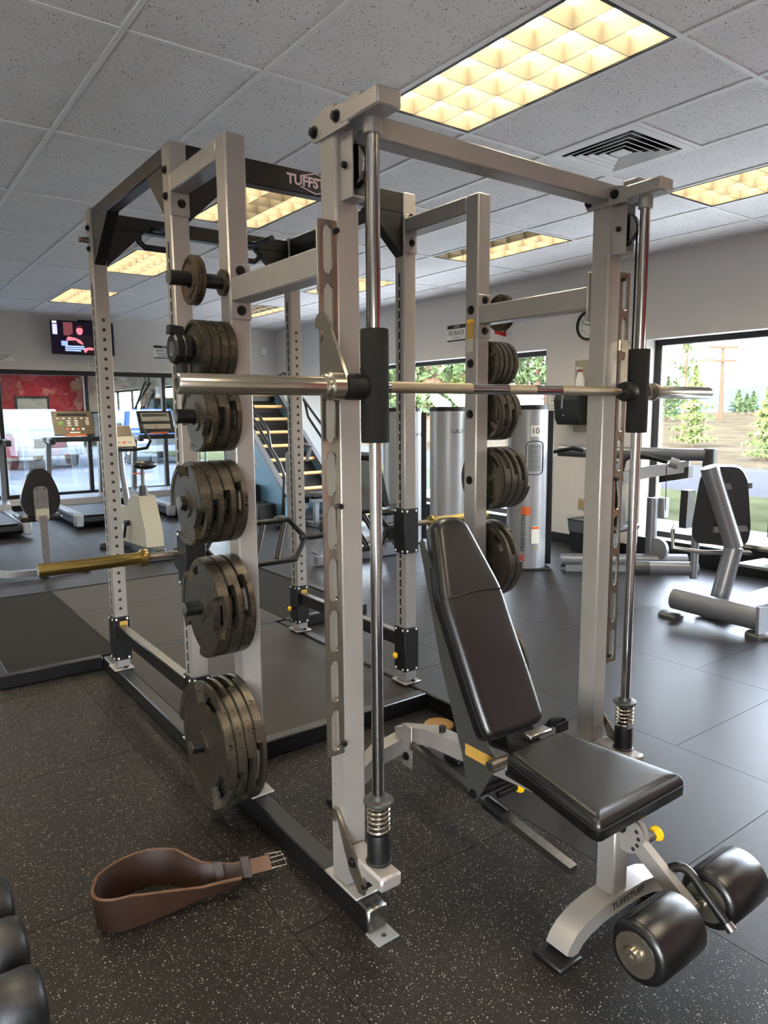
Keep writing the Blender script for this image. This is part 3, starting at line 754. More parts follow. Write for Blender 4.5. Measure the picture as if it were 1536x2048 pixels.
for s in (-1, 1):
    for (kind, z, n, peg) in ROWS:
        me, R, TH = PLT[kind]
        if s > 0: n = {'large': 2, 'full': 3}.get(kind, n)
        xface = (XL0 if s < 0 else XR1)
        gap = .0016
        for k in range(n):           # k = 0 outermost
            off = .004+(n-1-k)*(TH+gap)+TH/2 + (.088 if kind == 'tiny' else 0)
            x = xface+s*off
            ob = bpy.data.objects.new('weight_plate', me); COL.objects.link(ob)
            if not me.materials: me.materials.append(M['bronze'] if kind == 'tiny' else M['iron'])
            ob.location = (x, YB+.039, z-.0025)
            ob.rotation_euler = ((k*1.9+z*7+s) % 6.28, 0, 0) if s < 0 else (0, 0, PI)
            if s > 0: ob.rotation_euler = Euler(((k*2.3+z*5) % 6.28, 0, PI))
            side = 'latch-hook side peg beside the leather belt' if s < 0 else 'window-side peg'
            sw = stack_word(k, n)
            lab = '%s plate, %s on the %s peg %s' % (SIZE[kind], sw, peg, 'on the belt side' if s < 0 else 'on the window side')
            tag(ob, lab, 'weight plate', 'weight plates stored on the cage pegs')
            if kind == 'tiny' and s < 0 and k == 0:
                for zz, ss in ((.052, 0), (-.054, PI)):
                    tm = text_mesh('2½', .022, .0012)
                    tm.transform(Matrix(((0, 0, -1, -TH/2+TH*.22-.0005), (-1, 0, 0, 0), (0, 1, 0, zz), (0, 0, 0, 1))))
                    link('raised_number', tm, M['bronze'], ob); 
                ob.rotation_euler = (0, 0, 0)
            if s > 0 and k == n-1 and kind in ('quarter', 'large', 'full', 'ten'):
                num = {'quarter': '25', 'large': '35', 'full': '45', 'ten': '10'}[kind]
                for a_ in (.95, .95+2*PI/3, .95+4*PI/3):
                    tm = text_mesh(num, R*.26, .0012)
                    q = Matrix.Rotation(a_, 4, 'X')
                    tm.transform(q @ Matrix(((0, 0, 1, TH/2-TH*.34+.0005), (1, 0, 0, 0), (0, 1, 0, R*.46), (0, 0, 0, 1))))
                    link('raised_number', tm, M['iron'], ob)
# locking collar on the second peg
x, z, y = .872, 1.655, YB+.039
t = thing('barbell_collar', 'black plastic locking collar clamped on the peg with small smooth plates', 'barbell collar', (x, y, z))
MB().lathe([(.0262, -.03), (.044, -.03), (.049, -.024), (.049, -.006), (.046, -.002), (.049, .002), (.05, .02), (.046, .028), (.0262, .028)], (x, y, z), 'x', 12, True).build('ring', M['blackflat'], t, ang=.3)
for xx in (-.012, .012): MB().lathe([(.0485, xx-.002), (.0515, xx-.001), (.0515, xx+.001), (.0485, xx+.002)], (x, y, z), 'x', 12, True).build('ridge', M['blackflat'], t)
MB().prism([(x-.04, z+.046), (x-.036, z+.074), (x+.006, z+.07), (x+.012, z+.046)], 'y', y-.016, y+.018).build('latch', M['blackflat'], t)
B(x-.014, x+.026, y-.034, y+.02, z-.088, z-.042, c=.004).build('hinge_block', M['blackflat'], t)
B(x+.008, x+.014, y-.0375, y-.034, z-.082, z-.05).build('spring_pin', M['brushed'], t)

# ================================================================== lifting platform under and behind the cage
PT = thing('lifting_platform', 'low black-framed lifting platform with rubber mats under the cage', 'platform', (XC, 4.6, 0))
XI0, XI1 = 1.1, 2.152
def pbox(x0, x1, y0, y1, z0, z1, name, m, c=.003): return B(x0, x1, y0, y1, z0, z1, c=c).build(name, m, PT)
pbox(XI0, XI1, 2.585, 2.64, .004, ZP, 'frame_front', M['blackp'], .004)
B(XI0+.01, XI1-.01, 2.59, 2.636, ZP-.0004, ZP+.0006).build('worn_top', M['charcoal'], PT, smooth=False)
bolt((2.10, 2.585, .05), (0, -1, 0), .009, .008, PT)
pbox(XI0, XI1, 2.642, 4.12, .004, .07, 'centre_mat', M['rubbermat'], .002)
W0, W1, Y0, Y1 = .50, 2.875, 4.122, 5.97
pbox(W0, XI0-.07, Y0-.0, Y0+.05, .004, ZP, 'frame_front', M['blackp'], .004)
pbox(XI1+.07, W1, Y0, Y0+.05, .004, ZP, 'frame_front', M['blackp'], .004)
pbox(W0, W0+.05, Y0+.051, Y1, .004, ZP, 'frame_side', M['blackp'], .004)
pbox(W1-.05, W1, Y0+.051, Y1, .004, ZP, 'frame_side', M['blackp'], .004)
pbox(W0, W1, Y1+.001, Y1+.05, .004, ZP, 'frame_back', M['blackp'], .004)
pbox(W0+.052, 1.137, Y0+.052, Y1-.002, .004, .07, 'side_mat', M['rubbermatdark'], .002)
pbox(1.14, 2.226, Y0+.052, 5.2, .004, .07, 'centre_mat', M['rubbermat'], .002)
pbox(1.14, 2.226, 5.203, Y1-.002, .004, .07, 'centre_mat', M['rubbermat'], .002)
pbox(2.229, W1-.052, Y0+.052, Y1-.002, .004, .07, 'side_mat', M['rubbermatdark'], .002)
pbox(XI0, XI1, Y0+.001, Y0+.05, .004, .07, 'joining_strip', M['blackp'], .002)
bolt((.9, Y0, .045), (0, -1, 0), .005, .004, PT, False); bolt((.66, Y0, .05), (0, -1, 0), .005, .004, PT, False)

# ================================================================== multi-grip bar resting in the cage
BX, BYB, BZB = 1.70, 2.865, .872
sb = thing('multi_grip_barbell', 'black multi-grip barbell with brassy yellow sleeves resting inside the cage', 'barbell', (BX, BYB, BZB))
def hexframe(x0, x1, hw):
    return [(x0, BYB, BZB), (x0+.07, BYB+.03, BZB+hw), (x1-.07, BYB+.03, BZB+hw), (x1, BYB, BZB), (x1-.07, BYB-.03, BZB-hw), (x0+.07, BYB-.03, BZB-hw), (x0, BYB, BZB)]
hw = .088
for (xa, xb) in ((1.16, BX-.05), (BX+.05, 2.13)):
    up = hexframe(xa, xb, hw)
    MB().tube(up[:4], .0135, 12).build('rail', M['blackp'], sb); MB().tube([up[3], up[4], up[5], up[6]], .0135, 12).build('rail', M['blackp'], sb)
    for q in (.3, .52, .74):
        x = xa+(xb-xa)*q; sl = .035 if xa < BX-.1 else -.035
        MB().cyl((x-sl, BYB-.027, BZB-hw+.012), (x+sl, BYB+.027, BZB+hw-.012), .0135, n=12).build('grip', M['blackp'], sb)
MB().cyl((BX-.075, BYB, BZB), (BX+.075, BYB, BZB), .0142, n=12).build('centre_bar', M['blackp'], sb)
for s in (-1, 1):
    a = 1.16 if s < 0 else 2.13; cx_ = .912 if s < 0 else 2.41; e = .505 if s < 0 else 2.82
    MB().cyl((a, BYB, BZB), (cx_, BYB, BZB), .0145, n=16).build('shaft', M['nickel'], sb)
    MB().lathe([(.0145, cx_), (.034, cx_), (.036, cx_+s*.004), (.036, cx_+s*.022), (.03, cx_+s*.026), (.0248, cx_+s*.028), (.0248, e-s*.003), (.022, e), (.001, e)], (0, BYB, BZB), 'x', 28).build('sleeve', M['gold'], sb)
# hooks on the cage that carry the bar
for (x0, x1, s) in SIDES:
    h = MB().prism([(YCC+.081, .80), (YCC+.16, .80), (YCC+.175, .815), (YCC+.175, .885), (YCC+.163, .885), (YCC+.155, BZB-.0155), (YCC+.09, BZB-.0155), (YCC+.081, .88)], 'x', x0+.012, x1-.012)
    part(h, 'bar_hook', M['blackflat'])

def catmull(P, n=6):
    P = [Vector((*p, 0)) if len(p) == 2 else Vector(p) for p in P]; o_ = []
    for i in range(len(P)-1):
        a, b_, c, d = P[max(0, i-1)], P[i], P[i+1], P[min(len(P)-1, i+2)]
        for k in range(n):
            t = k/n; o_.append(.5*((2*b_)+(-a+c)*t+(2*a-5*b_+4*c-d)*t*t+(-a+3*b_-3*c+d)*t**3))
    o_.append(P[-1]); return o_

# ================================================================== adjustable bench
BCX = 1.632
BN = thing('adjustable_bench', 'adjustable black vinyl bench with reclined backrest, tilted seat and leg rollers', 'bench', (BCX, 1.5, 0))
bn = lambda mb, name, m, parent=None, **k: mb.build(name, m, parent or BN, **k)
def pad(name, frame_o, ux, uy, un, outline, th, m, rnd=.028, n=6):
    """upholstered pad: outline in (u, v) on plane spanned by ux, uy, bulging along un; rounded shoulder"""
    o_ = Vector(frame_o); ux, uy, un = Vector(ux).normalized(), Vector(uy).normalized(), Vector(un).normalized()
    cu = sum(p[0] for p in outline)/len(outline); cv = sum(p[1] for p in outline)/len(outline)
    K = len(outline); v = []; f = []
    def inset(d):
        q = []
        for i in range(K):
            a, p, b_ = Vector(outline[i-1]), Vector(outline[i]), Vector(outline[(i+1) % K])
            e0, e1 = (p-a).normalized(), (b_-p).normalized()
            nn = Vector((-(e0.y+e1.y), e0.x+e1.x)); nn.normalize()
            if nn.dot(Vector((cu, cv))-p) < 0: nn = -nn
            q.append(p+nn*d)
        return q
    levels = [(0.004, 0.0), (0, .004), (0, th-rnd)]
    for k in range(1, n+1):
        a = k/n*PI/2; levels.append((rnd*(1-math.cos(a)), th-rnd+rnd*math.sin(a)))
    for (d, h) in levels:
        for p in inset(d): v.append(o_+ux*p.x+uy*p.y+un*h)
    for (k, h) in ((.88, th+.0004), (.7, th+.0007), (.4, th+.0009), (.1, th+.001)):
        for p in inset(rnd): v.append(o_+ux*(cu+(p.x-cu)*k)+uy*(cv+(p.y-cv)*k)+un*h)
        levels.append((0, h))
    for l in range(len(levels)-1):
        for i in range(K): f.append((l*K+i, l*K+(i+1) % K, (l+1)*K+(i+1) % K, (l+1)*K+i))
    f.append(tuple(range(K))[::-1]); f.append(tuple((len(levels)-1)*K+i for i in range(K)))
    return bn(MB().add(v, f), name, m, ang=1.0), inset
def rounded(pts, r=.03, n=5):
    out = []; K = len(pts)
    for i in range(K):
        a, p, b_ = Vector(pts[i-1]), Vector(pts[i]), Vector(pts[(i+1) % K])
        rr = min(r, (a-p).length*.45, (b_-p).length*.45)
        s0, s1 = p+(a-p).normalized()*rr, p+(b_-p).normalized()*rr
        for k in range(n+1):
            t = k/n; out.append(tuple(s0*(1-t)**2+p*2*t*(1-t)+s1*t*t))
    return out
# backrest: plane rises to the back
bd = Vector((0, .463, .886)); bnrm = Vector((0, -.886, .463))
b0 = Vector((BCX, 1.49, .437))-bnrm*.066
W = .136
out_b = rounded([(-W+.004, 0), (W-.004, 0), (W, .12), (W, .47), (.075, .715), (.035, .742), (-.035, .742), (-.075, .715), (-W, .47), (-W, .12)], .04)
bp, ins = pad('backrest', b0, (1, 0, 0), bd, bnrm, out_b, .066, M['vinyl'])
# stitched seam across the backrest, piping round it, and the board behind
sm = []
for k in range(13):
    u = -W+2*W*k/12; hgt = .066+.0045-(.02 if abs(u) > W-.012 else 0)*1.0
    sm.append(b0+Vector((1, 0, 0))*u*.98+bd*(.455+.012*math.cos(u/W*1.4))+bnrm*hgt)
bn(MB().tube(sm, .0022, 6), 'seam', M['vinylflat'], bp)
pp = [b0+Vector((1, 0, 0))*p[0]*1.003+bd*p[1]+bnrm*.036 for p in out_b]
bn(MB().tube(pp+[pp[0]], .0024, 6, caps=False), 'piping', M['vinylflat'], bp)
# side plates behind the backrest
for (xa, nm) in ((BCX-.108, 'left'), (BCX+.101, 'right')):
    q = [(1.481, .362), (1.574, .196), (1.588, .19), (1.605, .196), (1.618, .21), (1.645, .324), (1.76, .62), (1.826, .856), (1.868, 1.0), (1.86, 1.02), (1.80, .93), (1.55, .425)]
    sp_ = bn(MB().prism(q, 'x', xa, xa+.007), 'backrest_side_plate', M['charcoal'])
    if nm == 'left':
        bn(B(xa-.0012, xa, 1.50, 1.63, .333, .372), 'instruction_label', M['label'], sp_, smooth=False)
        bolt((xa, 1.59, .212), (-1, 0, 0), .0115, .012, sp_)
bn(MB().prism([(1.60, .44), (1.62, .44), (1.86, .95), (1.84, .96)], 'x', BCX-.09, BCX+.09), 'backrest_spine', M['charcoal'])
# hinge tube and rear cross tube
bn(MB().lathe([(.014, BCX-.15), (.02, BCX-.15), (.02, BCX-.1), (.017, BCX-.1), (.017, BCX+.13), (.014, BCX+.13)], (0, 1.475, .365), 'x', 20), 'hinge_tube', M['nickel'])
bn(MB().cyl((BCX-.148, 1.475, .365), (BCX-.1505, 1.475, .365), .0135, n=16), 'hinge_bore', M['ink'])
bn(MB().cyl((BCX-.1, 1.59, .212), (BCX+.1, 1.59, .212), .017, n=16), 'cross_tube', M['blackp'])
pk = bn(MB().cyl((BCX-.035, 1.552, .20), (BCX+.05, 1.552, .20), .011, n=12), 'pull_pin', M['blackp'])
bn(MB().lathe([(.007, .045), (.01, .057), (.022, .06), (.025, .066), (.015, .073), (.004, .075)], (BCX, 1.552, .20), 'x', 18), 'pin_knob', M['yellow'], pk)
# seat: wide at the front, narrow by the hinge
st0, st1 = Vector((BCX, 1.44, .428)), Vector((BCX, 1.035, .416))
sd_ = (st1-st0); SL = sd_.length; sd_.normalize(); sn = Vector((1, 0, 0)).cross(sd_); sn = sn if sn.z > 0 else -sn
out_s = rounded([(-.128, 0), (.128, 0), (.2, SL-.02), (.19, SL), (-.19, SL), (-.2, SL-.02)], .04)
s0 = st0-sn*.062
seat, _ = pad('seat', s0, (1, 0, 0), sd_, sn, out_s, .062, M['vinyl'])
pp = [s0+Vector((1, 0, 0))*p[0]*1.003+sd_*p[1]*1.001+sn*.034 for p in out_s]
bn(MB().tube(pp+[pp[0]], .0022, 6, caps=False), 'piping', M['vinylflat'], seat)
bn(MB().prism([(1.08, .340), (1.43, .352), (1.43, .366), (1.08, .352)], 'x', BCX-.13, BCX+.13), 'seat_board', M['blackflat'], seat)
bn(B(BCX-.01, BCX+.09, 1.437, 1.475, .425, .438, c=.003), 'seat_bracket', M['brushed'])
tb_ = [(BCX+.13, 1.505, .40), (BCX+.175, 1.52, .405), (BCX+.21, 1.49, .41), (BCX+.2, 1.465, .41), (BCX+.15, 1.47, .405)]
bn(MB().rtube(tb_, .016, .0022, (0, 0, 1)), 'strap', M['rubber'])
# spine beam under the seat and back to the rear foot
bn(MB().rtube([(BCX, 1.10, .322), (BCX, 1.45, .300), (BCX, 1.93, .255), (BCX, 2.11, .20)], .03, .03, (1, 0, 0)), 'spine_beam', M['silver'])
bn(MB().lathe([(.008, .286), (.013, .286), (.013, .312), (.008, .312)], (BCX+.002, 1.87, 0), 'z', 16), 'stop_bumper', M['blackflat'])
bn(B(BCX-.04, BCX-.033, 2.0, 2.06, .10, .27, c=.003), 'pivot_plate', M['silver']); bolt((BCX-.04, 2.03, .145), (-1, 0, 0), .012, .012, BN)
arch = [(BCX-.29, 2.1, .03), (BCX-.22, 2.1, .095), (BCX-.12, 2.1, .152), (BCX, 2.1, .17), (BCX+.12, 2.1, .152), (BCX+.22, 2.1, .095), (BCX+.29, 2.1, .03)]
bn(MB().rtube(arch, .032, .03, (0, 1, 0)), 'rear_foot_arch', M['silver'])
for sx in (-1, 1):
    bn(B(BCX+sx*.29-.04, BCX+sx*.29+.04, 2.05, 2.15, 0, .022, c=.005), 'rubber_foot', M['rubber'])
bn(MB().cyl((BCX+.12, 2.19, .02), (BCX+.12, 2.21, .02), .004), 'transport_axle', M['brushed'])
# telescoping strut
ps, pe = Vector((BCX-.03, 2.02, .155)), Vector((BCX-.035, 1.24, .104))
ps = Vector((BCX-.035, 1.965, .198)); mid = Vector((BCX-.035, 1.56, .163)); 
dd = (pe-ps).normalized()
bn(MB().rtube([ps+Vector((0, .03, .003)), ps, pe], .0165, .0125, (1, 0, 0)), 'strut', M['brushed'])
bn(MB().cyl(ps.lerp(pe, .5), ps.lerp(pe, .62), .0235, n=18), 'strut_sleeve', M['blackp'])
# front post and arched foot
bn(B(BCX-.036, BCX+.028, 1.1, 1.162, .085, .345, c=.005), 'front_post', M['silver'])
arch = [(BCX-.222, 1.125, .014), (BCX-.212, 1.125, .032), (BCX-.19, 1.125, .05), (BCX-.15, 1.125, .066), (BCX-.09, 1.125, .077), (BCX, 1.125, .08), (BCX+.09, 1.125, .077), (BCX+.15, 1.125, .066), (BCX+.19, 1.125, .05), (BCX+.212, 1.125, .032), (BCX+.222, 1.125, .014)]
fa = bn(MB().rtube(arch, .036, .0235, (0, 1, 0)), 'front_foot_arch', M['silver'])
put_text('TUFFSTUFF', .03, M['ink'], fa, (BCX+.02, 1.0886, .08), (1, 0, 0), (0, 0, 1), 'arch_lettering', .0006)
for sx in (-1, 1):
    bn(B(BCX+sx*.24-.045, BCX+sx*.24+.045, 1.075, 1.172, 0, .013, c=.004), 'rubber_foot', M['rubber'])
# leg developer: disc, pull pin, arm, rollers, plate horn
dc_ = bn(MB().cyl((BCX-.012, 1.085, .288), (BCX-.004, 1.085, .288), .052, n=28), 'adjuster_disc', M['silver'])
bn(MB().cyl((BCX+.012, 1.085, .288), (BCX+.02, 1.085, .288), .052, n=28), 'adjuster_disc', M['silver'])
for k in range(4):
    a = -.9+k*.5; bn(MB().cyl((BCX-.0125, 1.085-.04*math.cos(a), .288+.04*math.sin(a)), (BCX-.0115, 1.085-.04*math.cos(a), .288+.04*math.sin(a)), .006, n=10), 'disc_hole', M['ink'], dc_)
bolt((BCX-.012, 1.1, .303), (-1, 0, 0), .012, .006, dc_)
pk = bn(MB().cyl((BCX+.02, 1.05, .272), (BCX+.065, 1.05, .272), .0115, n=14), 'pull_pin', M['brushed'])
bn(MB().lathe([(.006, .062), (.009, .075), (.02, .078), (.022, .084), (.014, .09), (.005, .092)], (BCX, 1.05, .272), 'x', 18), 'pin_knob', M['yellow'], pk)
axy, axz = .885, .172
bn(MB().rtube([(BCX+.004, 1.085, .288), (BCX+.004, 1.03, .255), (BCX+.004, axy+.01, axz-.005)], .0135, .021, (1, 0, 0)), 'leg_arm', M['silver'])
bn(MB().cyl((BCX-.265, axy, axz), (BCX+.265, axy, axz), .012, n=14), 'roller_axle', M['brushed'])
for sx in (-1, 1):
    xa, xb = sx*.058, sx*.25
    ro = bn(MB().lathe([(.015, xa), (.06, xa), (.072, xa+sx*.005), (.077, xa+sx*.014), (.078, (xa+xb)/2), (.077, xb-sx*.014), (.072, xb-sx*.005), (.06, xb), (.015, xb)], (BCX, axy, axz), 'x', 36), 'roller', M['vinyl'])
    bn(MB().lathe([(.012, xb), (.053, xb), (.053, xb+sx*.004), (.022, xb+sx*.006), (.02, xb+sx*.02), (.012, xb+sx*.021)], (BCX, axy, axz), 'x', 28), 'end_cap', M['nickel'], ro)
    bn(MB().lathe([(.012, xa), (.053, xa), (.053, xa-sx*.004), (.02, xa-sx*.006), (.02, xa-sx*.02), (.012, xa-sx*.021)], (BCX, axy, axz), 'x', 28), 'end_cap', M['nickel'], ro)
    bn(MB().cyl((BCX+xb+sx*.02, axy, axz), (BCX+xb+sx*.025, axy, axz), .008, n=6), 'cap_screw', M['nickel'], ro)
    bn(MB().tube([(BCX+xa+sx*.01, axy+.03, axz+.0725), (BCX+(xa+xb)/2, axy+.0305, axz+.0735), (BCX+xb-sx*.01, axy+.03, axz+.0725)], .0011, 5), 'roller_seam', M['vinylflat'], ro)
hn = catmull([(BCX+.016, .985, .213), (BCX+.023, .972, .231), (BCX+.033, .95, .245), (BCX+.04, .922, .24), (BCX+.04, .87, .199), (BCX+.04, .818, .158)], 4)
ho = bn(MB().tube(hn, .0125, 12), 'plate_horn', M['blackp'])
bn(MB().cyl(hn[-1], (BCX+.04, .803, .146), .0135, n=14), 'horn_cap', M['brushed'], ho)
bn(MB().cyl((BCX+.012, .986, .211), (BCX+.022, .984, .215), .018, n=14), 'horn_flange', M['silver'], ho)

# ================================================================== round plywood disc lying behind the bench
tag(MB().lathe([(.001, .001), (.068, .001), (.07, .004), (.07, .014), (.066, .018), (.001, .018)], (2.06, 2.385, 0), 'z', 36).build('wooden_disc', M['wood_disc']),
    'small round tan disc lying on the floor behind the bench', 'wooden disc')

# ================================================================== leather lifting belt
belt_pts = [(.885, 1.905), (.84, 1.918), (.79, 1.935), (.74, 1.962), (.70, 2.005), (.665, 2.05), (.62, 2.078), (.57, 2.085), (.52, 2.075), (.475, 2.05), (.448, 2.015), (.438, 1.98), (.448, 1.95), (.48, 1.93), (.53, 1.921), (.59, 1.918), (.65, 1.915), (.71, 1.911), (.77, 1.902), (.83, 1.892)]
bp_ = catmull(belt_pts); N = len(bp_); v = []; f = []; edge_top = []
for i, p in enumerate(bp_):
    s = i/(N-1); t = (bp_[min(N-1, i+1)]-bp_[max(0, i-1)]).normalized(); nn = Vector((-t.y, t.x, 0))
    e = min(s, 1-s)
    hgt = .105 if .24 < s < .72 else (.045+.06*max(0, min(1, (s-.06)/.18)) if s <= .24 else .045+.06*max(0, min(1, (.9-s)/.18)))
    lean = (.012 if .24 < s < .72 else .012)*(1 if s < .5 else 1)
    flat = max(0, 1-e/.16) if s < .5 else max(0, 1-e/.2)
    up = Vector((0, 0, 1))*(1-.55*flat)+nn*(-.16-.5*flat if s < .5 else -.10-.3*flat); up.normalize()
    th = .0055; w_ = up.cross(t).normalized()*th
    base = p+Vector((0, 0, .004+.02*flat))
    for q in (base-w_, base+w_, base+w_+up*hgt, base-w_+up*hgt): v.append(q)
    edge_top.append(base+up*hgt)
for i in range(N-1):
    for k in range(4): f.append((i*4+k, i*4+(k+1) % 4, (i+1)*4+(k+1) % 4, (i+1)*4+k))
f += [(3, 2, 1, 0), tuple((N-1)*4+k for k in range(4))]
zmin = min(p.z for p in v); v = [p-Vector((0, 0, zmin)) for p in v]; edge_top = [p-Vector((0, 0, zmin)) for p in edge_top]
BT = thing('lifting_belt', 'brown leather weightlifting belt standing in a loop on the flecked floor', 'lifting belt', (.62, 2.0, 0))
MB().add(v, f).build('strap', M['leather'], BT, ang=.6)
MB().tube(edge_top, .0046, 6).build('tan_edge', M['suede'], BT)
tail = catmull([(.86, 1.905, .05), (.90, 1.897, .05), (.935, 1.888, .05)])
MB().rtube(tail, .022, .003, (0, .55, .83)).build('billet', M['suede'], BT)
for (a, c) in ((.785, 1.936), (.862, 1.911)):
    m = MB().rtube([(a-.012, c+.004, .052), (a+.012, c-.004, .05)], .03, .011, (0, .45, .89)); m.build('keeper_loop', M['leather'], BT)
bk = [(.925, 1.912, .066), (.975, 1.895, .066), (.985, 1.872, .03), (.935, 1.886, .03)]
MB().tube(bk+[bk[0]], .0032, 8).build('buckle_frame', M['nickel'], BT)
for k in (.33, .66):
    a = Vector(bk[0]).lerp(Vector(bk[3]), k); b_ = Vector(bk[1]).lerp(Vector(bk[2]), k); MB().cyl(a, b_+Vector((.004, 0, .004)), .0026, n=8).build('buckle_prong', M['nickel'], BT)

# ================================================================== dumbbells at the lower left
def dumbbell(name, label, ctr, L, R, HL, ax, group, m):
    t = thing(name, label, 'dumbbell', (ctr[0], ctr[1], ctr[2]-R), group=group)
    c = Vector(ctr); d = Vector(ax).normalized(); u = Vector((0, 0, 1)); w2 = d.cross(u)
    def lat(prof, n=28):
        mb = MB(); v = []; f = []
        for (r, h) in prof:
            for k in range(n): a = 2*PI*k/n; v.append(c+d*h+(u*math.cos(a)+w2*math.sin(a))*r)
        for i in range(len(prof)-1):
            for k in range(n): f.append((i*n+k, i*n+(k+1) % n, (i+1)*n+(k+1) % n, (i+1)*n+k))
        f += [tuple(range(n))[::-1], tuple((len(prof)-1)*n+k for k in range(n))]
        return mb.add(v, f)
    lat([(.0135, -L/2+HL), (.0165, 0), (.0135, L/2-HL)]).build('handle', M['chrome'], t)
    for s in (-1, 1):
        e0, e1 = s*(L/2-HL), s*L/2
        hd = lat([(R*.55, e0), (R*.86, e0+s*.006), (R, e0+s*.02), (R, e1-s*.03), (R*.93, e1-s*.012), (R*.78, e1-s*.002), (R*.7, e1)]).build('head', m, t)
        lat([(R*.66, e1-s*.001), (R*.64, e1+s*.002), (R*.05, e1+s*.002)]).build('end_disc', M['blackflat'], hd)
    return t
for i, (y, R, lb) in enumerate(((1.705, .083, 'black rubber dumbbell on the floor, first in the row from the red wall'), (1.925, .080, 'black rubber dumbbell in the middle of the floor row near the leather belt'), (2.135, .077, 'black rubber dumbbell on the floor, last in the row towards the platform'))):
    dumbbell('dumbbell', lb, (.075, y, R), .335, R, .115, (1, 0, 0), 'dumbbells in the row beside the belt', M['rubber'])

# ================================================================== cardio row by the back windows
def at(P, rx0, ry0): return (P[0]+rx0, P[1]+ry0, P[2])
def treadmill(label, x, y, console, console_m):
    """origin: centre of the rear end on the floor; user faces +y"""
    t = thing('treadmill', label, 'treadmill', (x, y, 0), group='treadmills facing the back windows', local=True)
    b = lambda mb, n, m, p=None, **k: mb.build(n, m, p or t, **k)
    b(MB().prism([(0, .10), (.06, .05), (1.35, .05), (1.45, .09), (1.45, .17), (.1, .17), (0, .15)], 'x', -.36, .36), 'deck', M['blackflat'])
    b(B(-.27, .27, .03, 1.3, .171, .178, c=.002), 'belt', M['rubber'])
    for s in (-1, 1):
        b(B(min(s*.28, s*.39), max(s*.28, s*.39), .05, 1.42, .15, .2, c=.01), 'side_rail', M['silver_far'])
        b(B(min(s*.3, s*.4), max(s*.3, s*.4), -.02, .1, .04, .2, c=.015), 'rear_cap', M['greyplastic'])
        b(MB().rtube([(s*.36, 1.62, .1), (s*.36, 1.58, .5), (s*.35, 1.48, 1.12)], .03, .045, (1, 0, 0)), 'upright', M['silver_far'])
        b(MB().rtube([(s*.36, 1.5, 1.06), (s*.38, 1.35, 1.1), (s*.38, 1.12, 1.08)], .028, .03, (0, 0, 1)), 'handrail', M['silver_far'])
        b(B(s*.38-.035, s*.38+.035, 1.04, 1.13, 1.04, 1.12, c=.01), 'handrail_tip', M['blackflat'])
    b(MB().prism([(1.3, .17), (1.36, .26), (1.5, .30), (1.75, .28), (1.9, .2), (1.95, .1), (1.95, .04), (1.3, .05)], 'x', -.4, .4), 'motor_hood', M['silver_far'])
    b(MB().prism([(1.36, 1.06), (1.5, 1.06), (1.52, 1.12), (1.36, 1.13)], 'x', -.42, .42), 'dashboard', M['blackflat'])
    c = b(MB().prism([(1.41, 1.16), (1.45, 1.145), (1.60, 1.47), (1.575, 1.49)], 'x', -.27, .27), 'console', console_m)
    d = Vector((0, .165, .33)).normalized(); n = Vector((0, -.894, .447)); o_ = Vector((0, 1.41, 1.16))
    def on(u, v, w_, h, name, m):
        q = [o_+Vector((u+sx*w_/2, 0, 0))+d*(v+sy*h/2)+n*e for e in (0, .004) for sx, sy in ((-1, -1), (1, -1), (1, 1), (-1, 1))]
        b(MB().add(q, [(0, 3, 2, 1), (4, 5, 6, 7), (0, 1, 5, 4), (1, 2, 6, 5), (2, 3, 7, 6), (3, 0, 4, 7)]), name, m, c, smooth=False)
    if console == 'buttons':
        on(0, .31, .4, .04, 'display_strip', M['ink'])
        for i in range(6): on(-.2+.08*i, .255, .035, .016, 'button', M['paper'])
        for i in range(3):
            for j in range(2): on(-.06+.1*j, .215-.035*i, .05, .018, 'button', M['paper'])
        on(-.17, .18, .06, .06, 'green_key', mat('green_key', (110, 150, 60), .5)); on(.19, .19, .05, .09, 'keypad', M['cream'])
        for i, cm in enumerate(('orange', 'white', 'orange', 'white')): on(-.09+.07*i, .085, .035, .03, 'round_key', M[cm])
        on(0, .03, .14, .018, 'maker_name', M['paper'])
    else:
        on(0, .26, .44, .14, 'display', M['cream']); on(0, .29, .4, .05, 'readout', M['ink']); on(.02, .21, .16, .05, 'screen', M['ink'])
        on(0, .1, .42, .08, 'key_panel', M['cream']); on(-.02, .1, .03, .03, 'stop_key', M['red'])
    b(B(-.14, .14, 1.36, 1.40, 1.135, 1.165, c=.006), 'safety_bar', M['orange'])
    return t
treadmill('grey treadmill with bronze button console behind the round seat back', 2.53, 9.42, 'buttons', M['brownconsole'])
treadmill('grey treadmill beside the one with a bronze console, cut off by the picture edge', 1.20, 9.22, 'buttons', M['brownconsole'])
treadmill('grey treadmill with black and cream display behind the upright bike', 3.80, 9.65, 'display', M['blackflat'])

# upright exercise bike
t = thing('exercise_bike', 'cream upright exercise bike with dark saddle and low console', 'exercise bike', (2.33, 7.35, 0), rz=.05, local=True)
b = lambda mb, n, m, p=None, **k: mb.build(n, m, p or t, **k)
b(MB().prism([(-.28, .12), (.55, .10), (.62, .22), (.5, .46), (.22, .5), (.1, .62), (-.12, .62), (-.16, .5), (-.25, .3)], 'x', -.09, .09), 'body', M['cream'], ang=.4)
for y in (-.42, .62): b(B(-.27, .27, y-.04, y+.04, 0, .07, c=.012), 'stabiliser', M['charcoal'])
b(B(-.05, .05, -.42, .6, .04, .12, c=.01), 'floor_beam', M['charcoal'])
b(MB().cyl((0, -.02, .6), (0, -.03, .9), .02, n=12), 'seat_post', M['greyplastic']); b(MB().lathe([(.045, .58), (.05, .6), (.04, .72)], (0, -.02, 0), 'z', 16), 'post_collar', M['charcoal'])
sd = MB()
